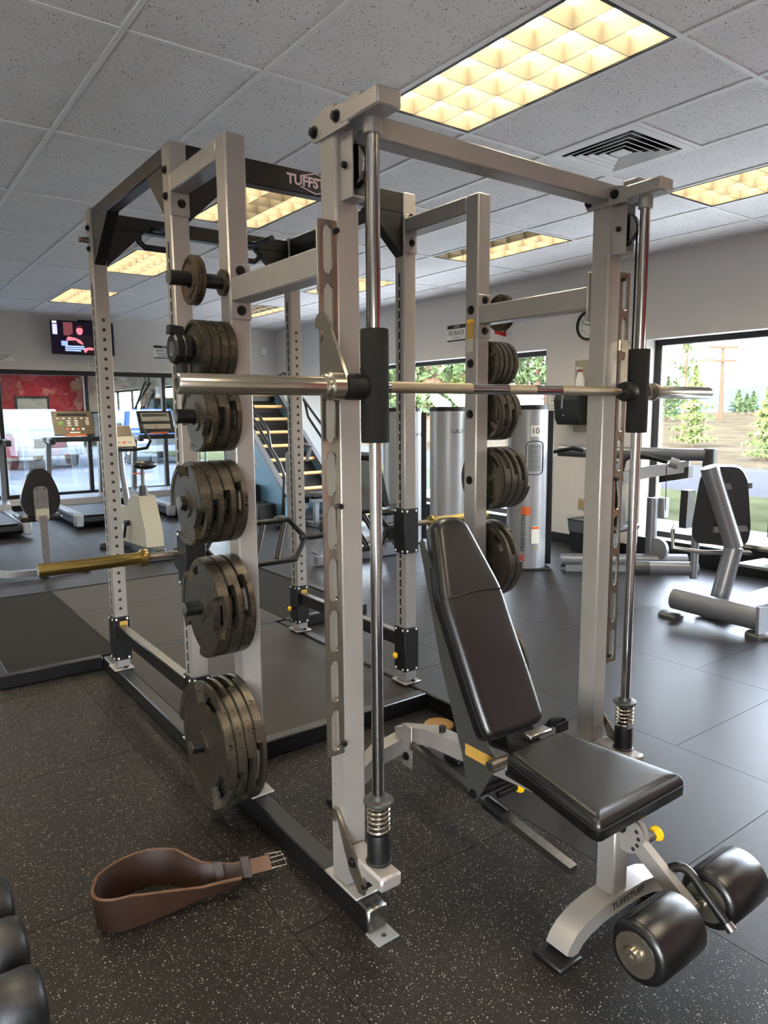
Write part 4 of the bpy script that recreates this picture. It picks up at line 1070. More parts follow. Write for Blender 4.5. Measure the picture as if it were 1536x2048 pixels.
rings = [(-.17, .075, .035), (-.14, .115, .045), (-.06, .12, .045), (.02, .075, .04), (.1, .04, .035), (.15, .025, .025)]
v = []; f = []
for (y, wx, hz) in rings:
    for k in range(12): a = 2*PI*k/12; v.append((wx*math.cos(a), y, .935+hz*math.sin(a)))
for i in range(len(rings)-1):
    for k in range(12): f.append((i*12+k, i*12+(k+1) % 12, (i+1)*12+(k+1) % 12, (i+1)*12+k))
f += [tuple(range(12))[::-1], tuple((len(rings)-1)*12+k for k in range(12))]
s_ = b(sd.add(v, f), 'saddle', M['vinyl'], ang=1.2); b(B(-.1, .02, -.04, -.02, .84, .853), 'saddle_lever', M['orange'], s_)
b(MB().tube([(0, .42, .4), (0, .56, .8), (0, .6, 1.12)], .035, 12), 'steering_post', M['silver_far'])
c = b(MB().prism([(.5, 1.10), (.56, 1.08), (.72, 1.28), (.68, 1.32)], 'x', -.15, .15), 'console', M['cream'])
b(MB().prism([(.585, 1.215), (.59, 1.212), (.672, 1.312), (.667, 1.315)], 'x', -.14, .14), 'display_visor', M['brownconsole'], c)
for i in range(4): b(MB().prism([(.52, 1.122), (.525, 1.118), (.545, 1.148), (.54, 1.152)], 'x', -.11+.06*i, -.07+.06*i), 'key', M['red'] if i == 2 else M['greyplastic'], c)
b(MB().tube([(.0, .56, 1.06), (.14, .54, 1.06), (.24, .44, 1.08), (.25, .36, 1.16), (.22, .42, 1.25), (.2, .5, 1.33)], .017, 10), 'handlebar', M['blackflat'])
b(MB().tube([(.0, .56, 1.06), (-.14, .54, 1.06), (-.24, .44, 1.08), (-.25, .36, 1.16), (-.22, .42, 1.25), (-.2, .5, 1.33)], .017, 10), 'handlebar', M['blackflat'])
b(MB().cyl((-.09, .18, .32), (-.14, .18, .32), .03, n=14).rtube([(-.13, .18, .32), (-.13, .24, .18)], .01, .015, (1, 0, 0)).box(-.22, -.13, .2, .28, .16, .185, c=.005), 'crank', M['blackflat'])
b(MB().cyl((-.091, .35, .24), (-.094, .35, .24), .05, n=20), 'round_badge', M['paper'])

# machine seat with round back
t = thing('recumbent_machine', 'machine seat with rounded black backrest on a bare metal post', 'exercise machine', (1.28, 6.85, 0), local=True)
b = lambda mb, n, m, p=None, **k: mb.build(n, m, p or t, **k)
ol = [(.06*0-.11, .55), (.11, .55), (.165, .66), (.15, .78), (.09, .93), (.04, .975), (-.04, .975), (-.09, .93), (-.15, .78), (-.165, .66)]
ol = rounded(ol, .06, 4)
bk = b(MB().prism([(p[0], p[1]) for p in ol], 'y', .02, .085), 'backrest', M['vinyl'], ang=.5)
b(MB().prism(rounded([(-.058, .5), (.058, .5), (.058, .82), (-.058, .82)], .05, 5), 'y', .004, .02), 'backrest_bracket', M['brushed'])
for (x, z) in ((-.03, .8), (.03, .8), (-.03, .71), (.03, .71)): b(MB().cyl((x, .004, z-.005), (x, .0, z-.005), .008, n=8), 'screw', M['chrome'])
b(B(-.055, .055, -.004, .004, .52, .62, c=.002), 'bracket_foot', M['cream'])
b(MB().rtube([(0, -.02, .03), (0, .0, .56)], .03, .025, (1, 0, 0)), 'post', M['brushed'])
b(B(-.17, .18, .05, .45, .5, .56, c=.02), 'seat_pad', M['vinyl'])
b(MB().rtube([(-.5, .06, .1), (-.3, .03, .06), (0, 0, .05), (.3, .05, .05), (.36, .07, .05)], .03, .028, (0, 1, 0)), 'base_tube', M['brushed'])
for x in (-.48, -.02, .34): b(B(x-.03, x+.03, -.02, .1, 0, .03, c=.005), 'rubber_foot', M['rubber'])

# inclined ladder climber with wooden rungs
t = thing('ladder_climber', 'blue ladder climber with pale wooden rungs and black handrails', 'climbing machine', (4.95, 9.3, 0), local=True)
b = lambda mb, n, m, p=None, **k: mb.build(n, m, p or t, **k)
pa, pz = Vector((0, -.85, .42)), Vector((0, .85, 1.78))     # bottom and top of the climbing face
dd = (pz-pa)
for i in range(8):
    p = pa+dd*(i/7.3)
    rg = b(MB().cyl((-.36, p.y, p.z), (.36, p.y, p.z), .024, n=10), 'rung', M['wood'])
b(MB().prism([(-.82, .34), (.9, 1.7), (.9, 1.5), (-.7, .2)], 'x', -.36, .36), 'drive_bed', M['blackflat'])
for s in (-1, 1):
    x0, x1 = (-.43, -.37) if s < 0 else (.37, .43)
    pn = b(MB().prism([(-.95, .06), (-.2, .06), (.95, .9), (.95, 1.72), (.8, 1.72), (-.95, .36)], 'x', x0, x1), 'side_panel', M['blue'])
    b(MB().prism([(-1.0, .36), (-.95, .34), (.9, 1.83), (.86, 1.9)], 'x', x0-.005, x1+.005), 'stringer', M['silver_far'], pn)
    b(MB().tube([(s*.45, -.9, .1), (s*.45, -.98, .62), (s*.45, -.86, .78), (s*.45, -.1, 1.38), (s*.45, .0, 1.62), (s*.45, .85, 2.0)], .022, 10), 'handrail', M['blackp'])
    b(MB().tube([(s*.45, -.62, .97), (s*.45, -.55, 1.22), (s*.45, .6, 2.05), (s*.45, .85, 2.0)], .02, 10), 'upper_handrail', M['blackp'])
    if s < 0: put_text('Jacobs', .13, M['paper'], t, (-.436, -.05, .82), Vector((0, -.8, -.55)), Vector((0, -.55, .8)), 'panel_lettering')
b(B(-.45, .45, -.98, .95, 0, .06, c=.01), 'base_frame', M['blackp'])
b(MB().prism([(.8, 1.72), (.98, 1.72), (.98, .06), (.88, .06)], 'x', -.42, .42), 'rear_cover', M['blackp'])
b(B(-.72, -.47, -.75, .3, .001, .24, c=.012), 'entry_step', M['rubber']); b(B(-.72, -.47, -.3, .3, .241, .46, c=.012), 'entry_step', M['rubber'])

# flat bench and small dumbbells on the floor beyond the cage
t = thing('flat_bench', 'low flat black bench with grey legs in front of the ladder climber', 'bench', (5.05, 7.75, 0), local=True)
b = lambda mb, n, m, p=None, **k: mb.build(n, m, p or t, **k)
b(B(-.55, .55, -.14, .14, .38, .45, c=.025), 'pad', M['vinyl']); b(B(-.5, .5, -.03, .03, .32, .379, c=.004), 'beam', M['silver_far'])
for x in (-.42, .42):
    b(B(x-.03, x+.03, -.03, .03, .06, .32, c=.004), 'leg', M['silver_far']); b(B(x-.03, x+.03, -.25, .25, 0, .059, c=.006), 'foot', M['silver_far'])
b(B(-.2, .3, -.2, .2, .12, .14, c=.004), 'shelf', M['wood'])
for i, (x, y, R, lb) in enumerate(((4.35, 8.0, .085, 'small black dumbbell lying left of the rear cage post'), (4.62, 7.35, .085, 'small black dumbbell lying between rear cage post and latch plate'))):
    dumbbell('dumbbell', lb, (x, y, R), .4, R, .12, (.9, .35, 0), 'small dumbbells on the floor beyond the cage', M['rubber'])

# ================================================================== strength machines along the window wall
def tower(label, x, y, w_, d_, h, texts, num=None, rz=0.0, decals=False, curve=True):
    t = thing('weight_stack_tower', label, 'weight machine', (x, y, 0), rz=rz, local=True, group='weight stack towers along the window wall')
    b = lambda mb, n, m, p=None, **k: mb.build(n, m, p or t, **k)
    ol = []
    for k in range(13):
        a = PI+PI*k/12; ol.append((w_/2*math.cos(a), d_*.45*math.sin(a)))
    ol += [(w_/2, d_*.3), (-w_/2, d_*.3)]
    sh = b(MB().prism(ol, 'z', .02, h-.04), 'shroud', M['tower'], ang=.5)
    b(MB().prism([(p[0]*1.02, p[1]*1.02) for p in ol], 'z', h-.04, h), 'cap', M['blackflat'])
    b(B(w_/2+.001, w_/2+.055, -d_*.06, d_*.5, .03, h-.05, c=.006), 'rear_channel', M['blackflat'])
    for k in range(14): b(B(-w_*.36, w_*.36, d_*.31, d_*.52, .1+.05*k, .145+.05*k, c=.003), 'stack_plate', M['blackflat'])
    b(B(-w_/2-.02, w_/2+.02, -d_*.42, d_*.6, 0, .02, c=.004), 'base', M['charcoal'])
    yf = -d_*.45-.002
    def flat(u, v, ww, hh, name, m, e=.0):
        n_ = 7; q = []
        for sgn in (0, 1):
            for k in range(n_):
                xx = u-ww/2+ww*k/(n_-1); yy = -d_*.45*math.sqrt(max(0, 1-(2*xx/w_)**2))-.0015-sgn*(.0015+e)
                q += [(xx, yy, v-hh/2), (xx, yy, v+hh/2)]
        fc = []
        for k in range(n_-1):
            fc += [(2*k, 2*k+1, 2*k+3, 2*k+2), (2*n_+2*k, 2*n_+2*k+2, 2*n_+2*k+3, 2*n_+2*k+1), (2*k, 2*k+2, 2*n_+2*k+2, 2*n_+2*k), (2*k+1, 2*n_+2*k+1, 2*n_+2*k+3, 2*k+3)]
        return b(MB().add(q, fc), name, m, sh)
    if num:
        flat(.02, h-.23, .085, .1, 'number_card', M['paper'])
        put_text(num, .075, M['ink'], sh, (.02, -d_*.45-.0045, h-.23), (1, 0, 0), (0, 0, 1), 'number', .0006)
        rr = rounded([(-.06, h-.6), (.1, h-.6), (.1, h-.3), (-.06, h-.3)], .05, 4)
        pts = [(p[0]+.0, -d_*.45*math.sqrt(max(0, 1-(2*p[0]/w_)**2))-.004, p[1]-.02) for p in rr]
        b(MB().tube(pts+[pts[0]], .004, 6, caps=False), 'chart_outline', M['ink'], sh)
        flat(.02, h-.47, .12, .24, 'exercise_chart', M['greyplastic'])
        for k in range(5): flat(.02, h-.37-.045*k, .09, .012, 'chart_line', M['silver_far'], .001)
    for (txt, u, v, sz, m, vert) in texts:
        yy = -d_*.45*math.sqrt(max(0, 1-(2*u/w_)**2))-.003
        if vert: put_text(txt, sz, m, sh, (u, yy-.006, v), (0, 0, 1), (-1, 0, 0), 'shroud_lettering')
        else: put_text(txt, sz, m, sh, (u, yy-.004, v), (1, 0, 0), (0, 0, 1), 'shroud_lettering')
    if decals:
        flat(.04, .33, .075, .16, 'caution_card', M['paper']); flat(.04, .395, .075, .022, 'caution_header', M['orange'], .001)
        flat(.05, .21, .05, .04, 'yellow_card', M['cream']); flat(-.05, .55, .08, .08, 'orange_triangle', M['orange'])
    return t
tower('silver weight stack tower numbered ten beside the paper towel dispenser', 4.96, 4.5, .34, .36, 1.5, [('FREEMOTION', -.07, .35, .055, M['ink'], True), ('A', -.075, .12, .1, M['red'], True)], '10', -.6, True)
tower('plain silver weight stack tower partly behind the window-side storage upright', 4.42, 4.98, .34, .36, 1.49, [('CALF', .05, 1.27, .05, M['ink'], False)], rz=-.6)
tower('silver weight stack tower behind the cage post, seen through the far window bay', 4.86, 6.25, .42, .36, 1.49, [('EXTREME', .1, 1.2, .045, M['ink'], False), ('Z', .1, 1.34, .08, M['red'], False)], rz=-.55)
# floor tube from the numbered tower
def simple(name, label, cat, loc, **k): return thing(name, label, cat, loc, local=True, **k)

# seated machine seen between the cage and the towers
t = simple('seated_press_machine', 'grey seated machine with slim black back pad behind the cage', 'exercise machine', (4.02, 5.75, 0))
b = lambda mb, n, m, p=None, **k: mb.build(n, m, p or t, **k)
bd2 = Vector((.34, 0, -.94))
b(MB().prism([(.10, .52), (.16, .53), (.04, 1.02), (-.01, 1.06), (-.05, 1.03), (-.02, .98)], 'y', -.16, .16), 'back_pad', M['vinyl'])
b(MB().prism([(.0, .5), (.1, .5), (-.03, .98), (-.08, .98)], 'y', -.13, .13), 'pad_board', M['greyplastic'])
b(B(.08, .5, -.18, .18, .44, .50, c=.02), 'seat', M['vinyl'])
b(MB().rtube([(.25, 0, .06), (.25, 0, .44)], .035, .035, (0, 1, 0)), 'seat_post', M['silver_far'])
b(MB().rtube([(-.6, 0, .05), (.6, 0, .05)], .04, .04, (0, 1, 0)), 'base_tube', M['silver_far'])
b(MB().rtube([(-.55, .1, .1), (-.05, .1, .75)], .035, .035, (0, 1, 0)), 'brace', M['silver_far'])
b(MB().tube([(-.3, -.3, .25), (-.1, -.3, .25), (.2, -.3, .22)], .035, 12), 'roller_axle', M['greyplastic'])
b(MB().cyl((-.1, -.32, .18), (-.1, -.36, .18), .03, n=14), 'orange_knob', M['orange'])
b(MB().tube([(-.6, .5, .08), (-.6, .5, 1.05), (-.5, .4, 1.15), (-.45, .3, 1.12), (-.5, .3, .98)], .02, 10), 'handle_post', M['greyplastic'])

# cable and press machine by the big window
t = simple('cable_press_machine', 'silver press machine with angled arms in front of the wall corner', 'exercise machine', (5.45, 3.95, 0))
b = lambda mb, n, m, p=None, **k: mb.build(n, m, p or t, **k)
SF = M['silver_far']
def W(x, y, z): return (x-5.45, y-3.95, z)
b(MB().cyl(W(5.13, 4.24, .085), W(5.62, 3.82, .085), .062, n=18), 'base_tube', SF)
b(MB().cyl(W(5.62, 3.82, .085), W(5.98, 3.5, .085), .066, n=18), 'base_tube_end', SF)
b(MB().rtube([W(5.10, 4.15, .01), W(5.6, 3.75, .01)], .05, .006, (0, 0, 1)), 'floor_plate', M['greyplastic'])
b(MB().cyl(W(5.78, 3.74, .09), W(5.78, 3.74, .66), .05, n=16), 'post', SF)
b(MB().cyl(W(5.44, 4.55, 1.07), W(5.66, 4.06, 1.05), .055, n=16), 'upper_arm', SF)
b(MB().cyl(W(5.64, 4.1, 1.06), W(5.86, 3.3, 1.06), .055, n=16), 'press_arm', SF)
b(MB().rtube([W(5.5, 4.0, .82), W(5.72, 3.75, .9), W(5.86, 3.45, .96)], .05, .05, (0, 0, 1)), 'arm_link', SF)
b(B(5.86-5.45-.03, 5.86-5.45+.05, 3.22-3.95, 3.32-3.95, .88, 1.12, c=.01), 'counterweight', M['charcoal'])
b(MB().prism([(3.42-3.95, .86), (3.7-3.95, .8), (3.7-3.95, .88), (3.42-3.95, .96)], 'x', .35, .42), 'arm_shield', M['charcoal'])
b(MB().tube([W(5.55, 3.95, .75), W(5.56, 3.9, 1.0), W(5.6, 3.82, 1.06), W(5.68, 3.55, 1.0)], .02, 10), 'grip', M['blackflat'])
b(MB().cyl(W(5.69, 3.53, 1.0), W(5.72, 3.47, .98), .045, n=16), 'grip_end', M['greyplastic'])
b(MB().tube([W(5.36, 4.55, 1.06), W(5.4, 4.35, 1.1), W(5.46, 4.28, 1.08)], .018, 8), 'rear_grip', M['blackflat'])
b(MB().tube([W(5.67, 3.55, .96), W(5.8, 3.62, .55)], .004, 6), 'cable', M['charcoal'])
b(B(.37, .46, -.3, -.17, .47, .66, c=.012), 'pulley_cover', M['greyplastic'])
b(MB().cyl(W(5.75, 3.66, .2), W(5.79, 3.66, .2), .1, n=20), 'lower_pulley', M['greyplastic'])
b(MB().prism([(.02, .42), (.1, .42), (.02, .95), (-.04, 1.0), (-.1, .97)], 'y', -.1, .18), 'back_pad', M['vinylflat'])
b(B(-.1, .3, -.12, .2, .36, .42, c=.02), 'seat', M['vinylflat'])
b(MB().rtube([W(5.5, 4.0, .1), W(5.52, 3.98, .36)], .04, .04, (0, 1, 0)), 'seat_post', SF)

# seated leg machine near the big window
t = simple('seated_leg_machine', 'seated machine with tall black back pad on a silver column near the big window', 'exercise machine', (4.95, 2.45, 0))
b = lambda mb, n, m, p=None, **k: mb.build(n, m, p or t, **k)
def V(x, y, z): return (x-4.95, y-2.45, z)
ft = [V(4.60, 2.78, .11), V(4.62, 2.18, .10)]
fo_ = b(MB().cyl(V(4.58, 2.76, .125), V(4.60, 2.16, .105), .075, n=20), 'foot_tube', SF)
for (x, y) in ((4.55, 2.76), (4.57, 2.15)):
    b(MB().lathe([(.001, .0), (.085, .0), (.085, .018), (.07, .03), (.001, .03)], V(x, y, 0), 'z', 20), 'foot_pad', M['charcoal'])
b(MB().rtube([V(4.57, 2.13, .02), V(4.6, 2.15, .19)], .01, .075, (0, 1, 0)), 'foot_end_plate', SF, fo_)
b(B(-.25, .9, -.02, .22, .012, .05, c=.008), 'floor_channel', M['greyplastic'])
b(MB().cyl(V(4.80, 2.55, .12), V(4.86, 2.5, .50), .062, n=18), 'lower_column', SF)
cl = b(MB().cyl(V(4.86, 2.5, .50), V(4.70, 2.62, 1.06), .062, n=18), 'upper_column', SF)
bx = [(-.17, .50), (.17, .50), (.19, .62), (.15, .98), (.1, 1.07), (-.1, 1.07), (-.15, .98), (-.19, .62)]
m = MB().prism(rounded(bx, .06, 4), 'y', -.035, .035)
m.move(Matrix.Translation(V(4.86, 2.60, .0)) @ Matrix.Rotation(math.radians(-62), 4, 'Z') @ Matrix.Translation((0, 0, .78)) @ Matrix.Rotation(math.radians(10), 4, 'X') @ Matrix.Translation((0, 0, -.78)))
b(m, 'back_pad', M['vinyl'], ang=.6)
for z in (.62, .92): b(MB().rtube([V(4.76, 2.6, z), V(4.95, 2.45, z+.01)], .02, .014, (0, 0, 1)), 'pad_bracket', SF)
b(B(.05, .5, -.2, .16, .42, .5, c=.03), 'seat', M['vinyl'])
b(MB().tube([V(4.72, 2.86, .62), V(4.62, 2.82, .6), V(4.60, 2.8, .48), V(4.75, 2.66, .45), V(5.2, 2.3, .45)], .016, 10), 'side_handle', M['brushed'])
b(MB().prism([(-.06, .55), (.06, .55), (.05, .84), (-.05, .84)], 'y', .52, .58).move(Matrix.Translation((.15, 0, 0))), 'knee_pad', M['vinyl'])
b(MB().cyl(V(5.15, 2.95, .55), V(5.15, 2.95, .15), .03, n=12), 'knee_pad_post', SF)
b(MB().cyl(V(4.86, 3.25, .22), V(5.2, 2.95, .22), .055, n=16), 'cross_tube', SF)
b(MB().cyl(V(4.8, 3.3, .22), V(4.92, 3.195, .22), .058, n=16), 'tube_grip', M['charcoal'])
b(MB().prism([V(5.0, 2.3, 0)[:2], V(5.4, 2.2, 0)[:2], V(5.4, 2.5, 0)[:2], V(5.0, 2.55, 0)[:2]], 'z', .34, .36), 'cover_plate', SF)
b(MB().cyl(V(5.2, 2.35, .1), V(5.2, 2.35, .34), .05, n=14), 'pivot', SF)

# ================================================================== things on the walls
def wall_box(name, label, cat, x0, x1, y0, y1, z0, z1, m, c=.004):
    t = thing(name, label, cat, ((x0+x1)/2, (y0+y1)/2, z0)); bb = B(x0, x1, y0, y1, z0, z1, c=c).build('panel', m, t); return t
XW = RX1
# signs
def sign_right(label, yl, yr, z0, z1, lines, head):
    t = thing('wall_sign', label, 'sign', (XW-.004, (yl+yr)/2, z0))
    B(XW-.004, XW, yr, yl, z0, z1).build('panel', M['paper'], t)
    B(XW-.0048, XW-.004, yr+.006, yl-.006, z1-.05, z1-.004).build('header_band', M['ink'], t); B(XW-.0048, XW-.004, yr+.006, yl-.006, z0+.004, z0+.022).build('footer_band', M['ink'], t)
    put_text(head, .034, M['paper'], t, (XW-.0055, (yl+yr)/2, z1-.027), (0, -1, 0), (0, 0, 1), 'header_lettering', .0004)
    for (txt, dz, sz, m) in lines: put_text(txt, sz, m, t, (XW-.0055, (yl+yr)/2, z0+dz), (0, -1, 0), (0, 0, 1), 'sign_lettering', .0004, .85)
    return t
sign_right('small white sign reading re-rack between black bands on the window wall', 7.06, 6.70, 2.32, 2.53, [('RE-RACK', .105, .085, M['ink']), ('your weights', .05, .032, M['greyink'])], 'PLEASE')
t = thing('wall_sign', 'small white sign reading wipe down on the back wall beside the television', 'sign', (4.2, RY1-.004, 2.34))
B(4.01, 4.40, RY1-.004, RY1, 2.33, 2.545).build('panel', M['paper'], t)
B(4.016, 4.394, RY1-.0048, RY1-.004, 2.50, 2.54).build('header_band', M['ink'], t); B(4.016, 4.394, RY1-.0048, RY1-.004, 2.334, 2.35).build('footer_band', M['ink'], t)
put_text('PLEASE', .034, M['paper'], t, (4.205, RY1-.0055, 2.52), (1, 0, 0), (0, 0, 1), 'header_lettering', .0004)
put_text('WIPE', .066, M['ink'], t, (4.115, RY1-.0055, 2.455), (1, 0, 0), (0, 0, 1), 'sign_lettering', .0004, .9)
put_text('DOWN', .066, M['ink'], t, (4.295, RY1-.0055, 2.455), (1, 0, 0), (0, 0, 1), 'sign_lettering', .0004, .8)
for k in range(2): B(4.06+.03*k, 4.35-.03*k, RY1-.0048, RY1-.004, 2.405-.035*k, 2.417-.035*k).build('text_line', M['greyink'], t, smooth=False)
for (xa, xb, za, zb, lb, nl) in ((1.45, 1.965, 2.215, 2.32, 'long white paper notice taped above the back windows left of the television', 3), (2.98, 3.32, 2.16, 2.21, 'small white paper strip taped under the television', 1)):
    t = thing('paper_notice', lb, 'notice', ((xa+xb)/2, RY1-.002, za))
    B(xa, xb, RY1-.002, RY1, za, zb).build('sheet', M['paper'], t, smooth=False)
    for k in range(nl): B(xa+.03, xb-.03-.05*k, RY1-.0028, RY1-.002, zb-.03-.028*k, zb-.018-.028*k).build('text_line', M['greyink'], t, smooth=False)
t = thing('paper_notice', 'white typed paper notice on the wall beside the paper towel dispenser', 'notice', (XW-.002, 5.27, 1.37))
B(XW-.002, XW, 5.17, 5.36, 1.365, 1.64).build('sheet', M['paper'], t, smooth=False)
for k in range(8): B(XW-.0028, XW-.002, 5.20+.01*(k % 3), 5.33-.008*(k % 2), 1.61-.028*k-(.03 if k > 2 else 0), 1.618-.028*k-(.03 if k > 2 else 0)).build('text_line', M['greyink'], t, smooth=False)
t = thing('wall_sensor', 'small white plastic box on the back wall near the room corner', 'sensor', (5.98, RY1-.03, 2.45))
B(5.93, 6.03, RY1-.03, RY1, 2.45, 2.6, c=.008).build('case', M['white'], t)
# clock
t = thing('wall_clock', 'round white wall clock with black rim on the window wall', 'clock', (XW-.02, 4.85, 2.17))
ck = (XW, 4.845, 2.318)
MB().lathe([(.128, -.03), (.15, -.03), (.152, -.015), (.15, 0), (.128, 0)], ck, 'x', 40, True).build('rim', M['blackflat'], t)
MB().lathe([(.001, -.012), (.13, -.012), (.13, -.002), (.001, -.002)], ck, 'x', 40).build('dial', M['paper'], t)
for k in range(1, 13):
    a = 2*PI*k/12; put_text(str(k), .04, M['greyink'], t, (XW-.0135, ck[1]-.092*math.sin(a), ck[2]+.092*math.cos(a)), (0, -1, 0), (0, 0, 1), 'numeral', .0004)
for (a, ln, wd) in ((.9, .06, .005), (-1.2, .09, .0035)):
    MB().rtube([(XW-.016, ck[1], ck[2]), (XW-.016, ck[1]-ln*math.sin(a), ck[2]+ln*math.cos(a))], .001, wd, (1, 0, 0)).build('hand', M['ink'], t)
# paper towel dispenser, panel with spray bottle, outlet, bin
t = thing('towel_dispenser', 'black paper towel dispenser with a clear window strip on the wall', 'towel dispenser', (XW, 4.95, 1.3))
MB().prism([(XW, 1.30), (XW-.16, 1.30), (XW-.20, 1.36), (XW-.225, 1.56), (XW-.20, 1.62), (XW-.15, 1.645), (XW, 1.645)], 'y', 4.80, 5.10).build('cover', M['blackflat'], t, ang=.4)
MB().rtube([(XW-.2262, 4.99, 1.47), (XW-.222, 4.99, 1.57), (XW-.204, 4.99, 1.618)], .012, .002, (0, 1, 0)).build('window_strip', M['greyplastic'], t)
MB().cyl((XW-.212, 4.98, 1.40), (XW-.216, 4.98, 1.401), .01, n=14).build('maker_mark', M['greyplastic'], t)
t = thing('wall_panel', 'beige board on the wall behind the towel dispenser', 'board', (XW, 4.75, 1.2))
B(XW-.012, XW, 4.45, 5.005, 1.22, 1.97, c=.003).build('board', M['cream'], t)
t = thing('spray_bottle', 'white spray bottle with red trigger standing on the towel dispenser', 'spray bottle', (XW-.1, 4.86, 1.645))
MB().lathe([(.001, 1.646), (.045, 1.646), (.047, 1.66), (.047, 1.76), (.03, 1.82), (.016, 1.85), (.016, 1.865), (.001, 1.865)], (XW-.1, 4.86, 0), 'z', 18).build('bottle', M['white'], t)
B(XW-.16, XW-.085, 4.845, 4.875, 1.866, 1.895, c=.006).build('trigger_head', M['white'], t); B(XW-.125, XW-.09, 4.842, 4.878, 1.845, 1.865, c=.003).build('trigger', M['red'], t)
t = thing('wall_outlet', 'cream electrical outlet on the wall above the waste bin', 'outlet', (XW, 4.86, .39))
B(XW-.006, XW, 4.80, 4.92, .395, .51, c=.002).build('cover_plate', M['cream'], t)
for y in (4.835, 4.885): B(XW-.009, XW-.006, y-.015, y+.015, .42, .485, c=.003).build('socket', M['label'], t)
t = thing('waste_bin', 'black waste bin with a clear plastic liner folded over its rim', 'waste bin', (6.05, 4.66, 0))
def frust(mb, cx, cy, a0, b0, a1, b1, z0, z1):
    v = [(cx+sx*a0, cy+sy*b0, z0) for sx, sy in ((-1, -1), (1, -1), (1, 1), (-1, 1))]+[(cx+sx*a1, cy+sy*b1, z1) for sx, sy in ((-1, -1), (1, -1), (1, 1), (-1, 1))]
    return mb.add(v, [(3, 2, 1, 0), (4, 5, 6, 7)]+[(i, (i+1) % 4, 4+(i+1) % 4, 4+i) for i in range(4)])
frust(MB(), 6.05, 4.66, .1, .12, .125, .145, 0, .31).build('body', M['blackflat'], t)
lm = mat('clear_liner', (84, 86, 90), .3)
frust(MB(), 6.05, 4.66, .121, .141, .130, .150, .2, .325).build('liner_fold', lm, t)
rm = MB()
for (a, b2, c2, d2) in ((-.132, .132, -.152, -.144), (-.132, .132, .144, .152), (-.132, -.124, -.144, .144), (.124, .132, -.144, .144)): rm.box(6.05+a, 6.05+b2, 4.66+c2, 4.66+d2, .318, .33)
rm.build('rim', M['blackflat'], t)
t = thing('alarm_sign', 'small red projecting sign high on the wall behind a storage upright', 'sign', (XW-.02, 6.05, 2.38))
MB().prism([(XW, 2.31), (XW-.16, 2.33), (XW-.18, 2.42), (XW, 2.47)], 'y', 6.03, 6.05).build('blade', M['red'], t)
MB().prism([(XW-.05, 2.35), (XW-.09, 2.37), (XW-.1, 2.41), (XW-.05, 2.42)], 'y', 6.0285, 6.0298).build('pictogram', M['paper'], t)

# ================================================================== television
TVX0, TVX1, TVZ0, TVZ1, TVY = 2.44, 3.33, 2.325, 2.815, RY1-.24
t = thing('television', 'flat television on the back wall showing a man in black under subtitles', 'television', ((TVX0+TVX1)/2, TVY, TVZ0))
def tv(x0, x1, z0, z1, name, m, d=0, parent=None): return B(x0, x1, TVY-.001-.0004*d, TVY-.0004*d, z0, z1).build(name, m, parent or t, smooth=False)
B(TVX0, TVX1, TVY, TVY+.045, TVZ0, TVZ1, c=.006).build('case', M['blackflat'], t)
B((TVX0+TVX1)/2-.15, (TVX0+TVX1)/2+.15, TVY+.045, TVY+.24, 2.5, 2.7, c=.005).build('wall_mount', M['blackflat'], t)
B((TVX0+TVX1)/2-.05, (TVX0+TVX1)/2+.3, TVY+.02, TVY+.1, TVZ1, TVZ1+.025, c=.005).build('top_box', M['blackflat'], t)
scr = tv(TVX0+.012, TVX1-.012, TVZ0+.018, TVZ1-.012, 'screen', emission('screen_dark', (14, 10, 18), 1.0))
EM = {k: emission('screen_'+k, c, 1.0) for k, c in dict(white=(206, 206, 236), lilac=(150, 150, 220), red=(120, 34, 44), skin=(214, 92, 104), hair=(58, 20, 26), shirt=(22, 16, 22), blue=(110, 130, 220), sub=(130, 150, 240), brown=(84, 44, 48)).items()}
tv(TVX0+.02, TVX0+.08, 2.77, 2.80, 'picture_block', EM['white'], 1, scr); tv(TVX0+.02, TVX0+.085, 2.61, 2.755, 'picture_block', EM['lilac'], 1, scr)
tv(TVX0+.17, TVX0+.3, 2.6, 2.79, 'picture_block', EM['brown'], 1, scr)
tv(TVX0+.13, TVX0+.22, 2.45, 2.52, 'picture_block', EM['blue'], 1, scr)
def tvpoly(pts, name, m, d): MB().prism([(TVX0+p[0], p[1]) for p in pts], 'y', TVY-.001-.0004*d, TVY-.0004*d).build(name, m, scr, smooth=False)
tvpoly([(.27, 2.62), (.36, 2.65), (.42, 2.62), (.55, 2.61), (.6, 2.5), (.6, 2.36), (.33, 2.36), (.3, 2.5), (.2, 2.54)], 'picture_shirt', EM['shirt'], 2)
tvpoly([(.2, 2.54), (.23, 2.585), (.33, 2.57), (.40, 2.54), (.44, 2.49), (.43, 2.47), (.40, 2.49), (.37, 2.50), (.34, 2.535), (.22, 2.525)], 'picture_arm', EM['skin'], 3)
el = [(.395+.047*math.cos(a), 2.68+.065*math.sin(a)) for a in [2*PI*k/16 for k in range(16)]]; tvpoly(el, 'picture_face', EM['skin'], 3)
tvpoly([(.35, 2.70), (.36, 2.745), (.395, 2.757), (.435, 2.74), (.444, 2.70), (.42, 2.715), (.37, 2.715)], 'picture_hair', EM['hair'], 4)
tvpoly([(.44, 2.40), (.47, 2.43), (.53, 2.44), (.58, 2.43), (.58, 2.40), (.5, 2.40), (.47, 2.36), (.45, 2.36)], 'picture_hand', EM['skin'], 3)
for k, wd in enumerate((.27, .28, .22)): tv(TVX0+.18, TVX0+.18+wd, 2.435-.03*k, 2.455-.03*k, 'subtitle_line', EM['sub'], 4, scr)

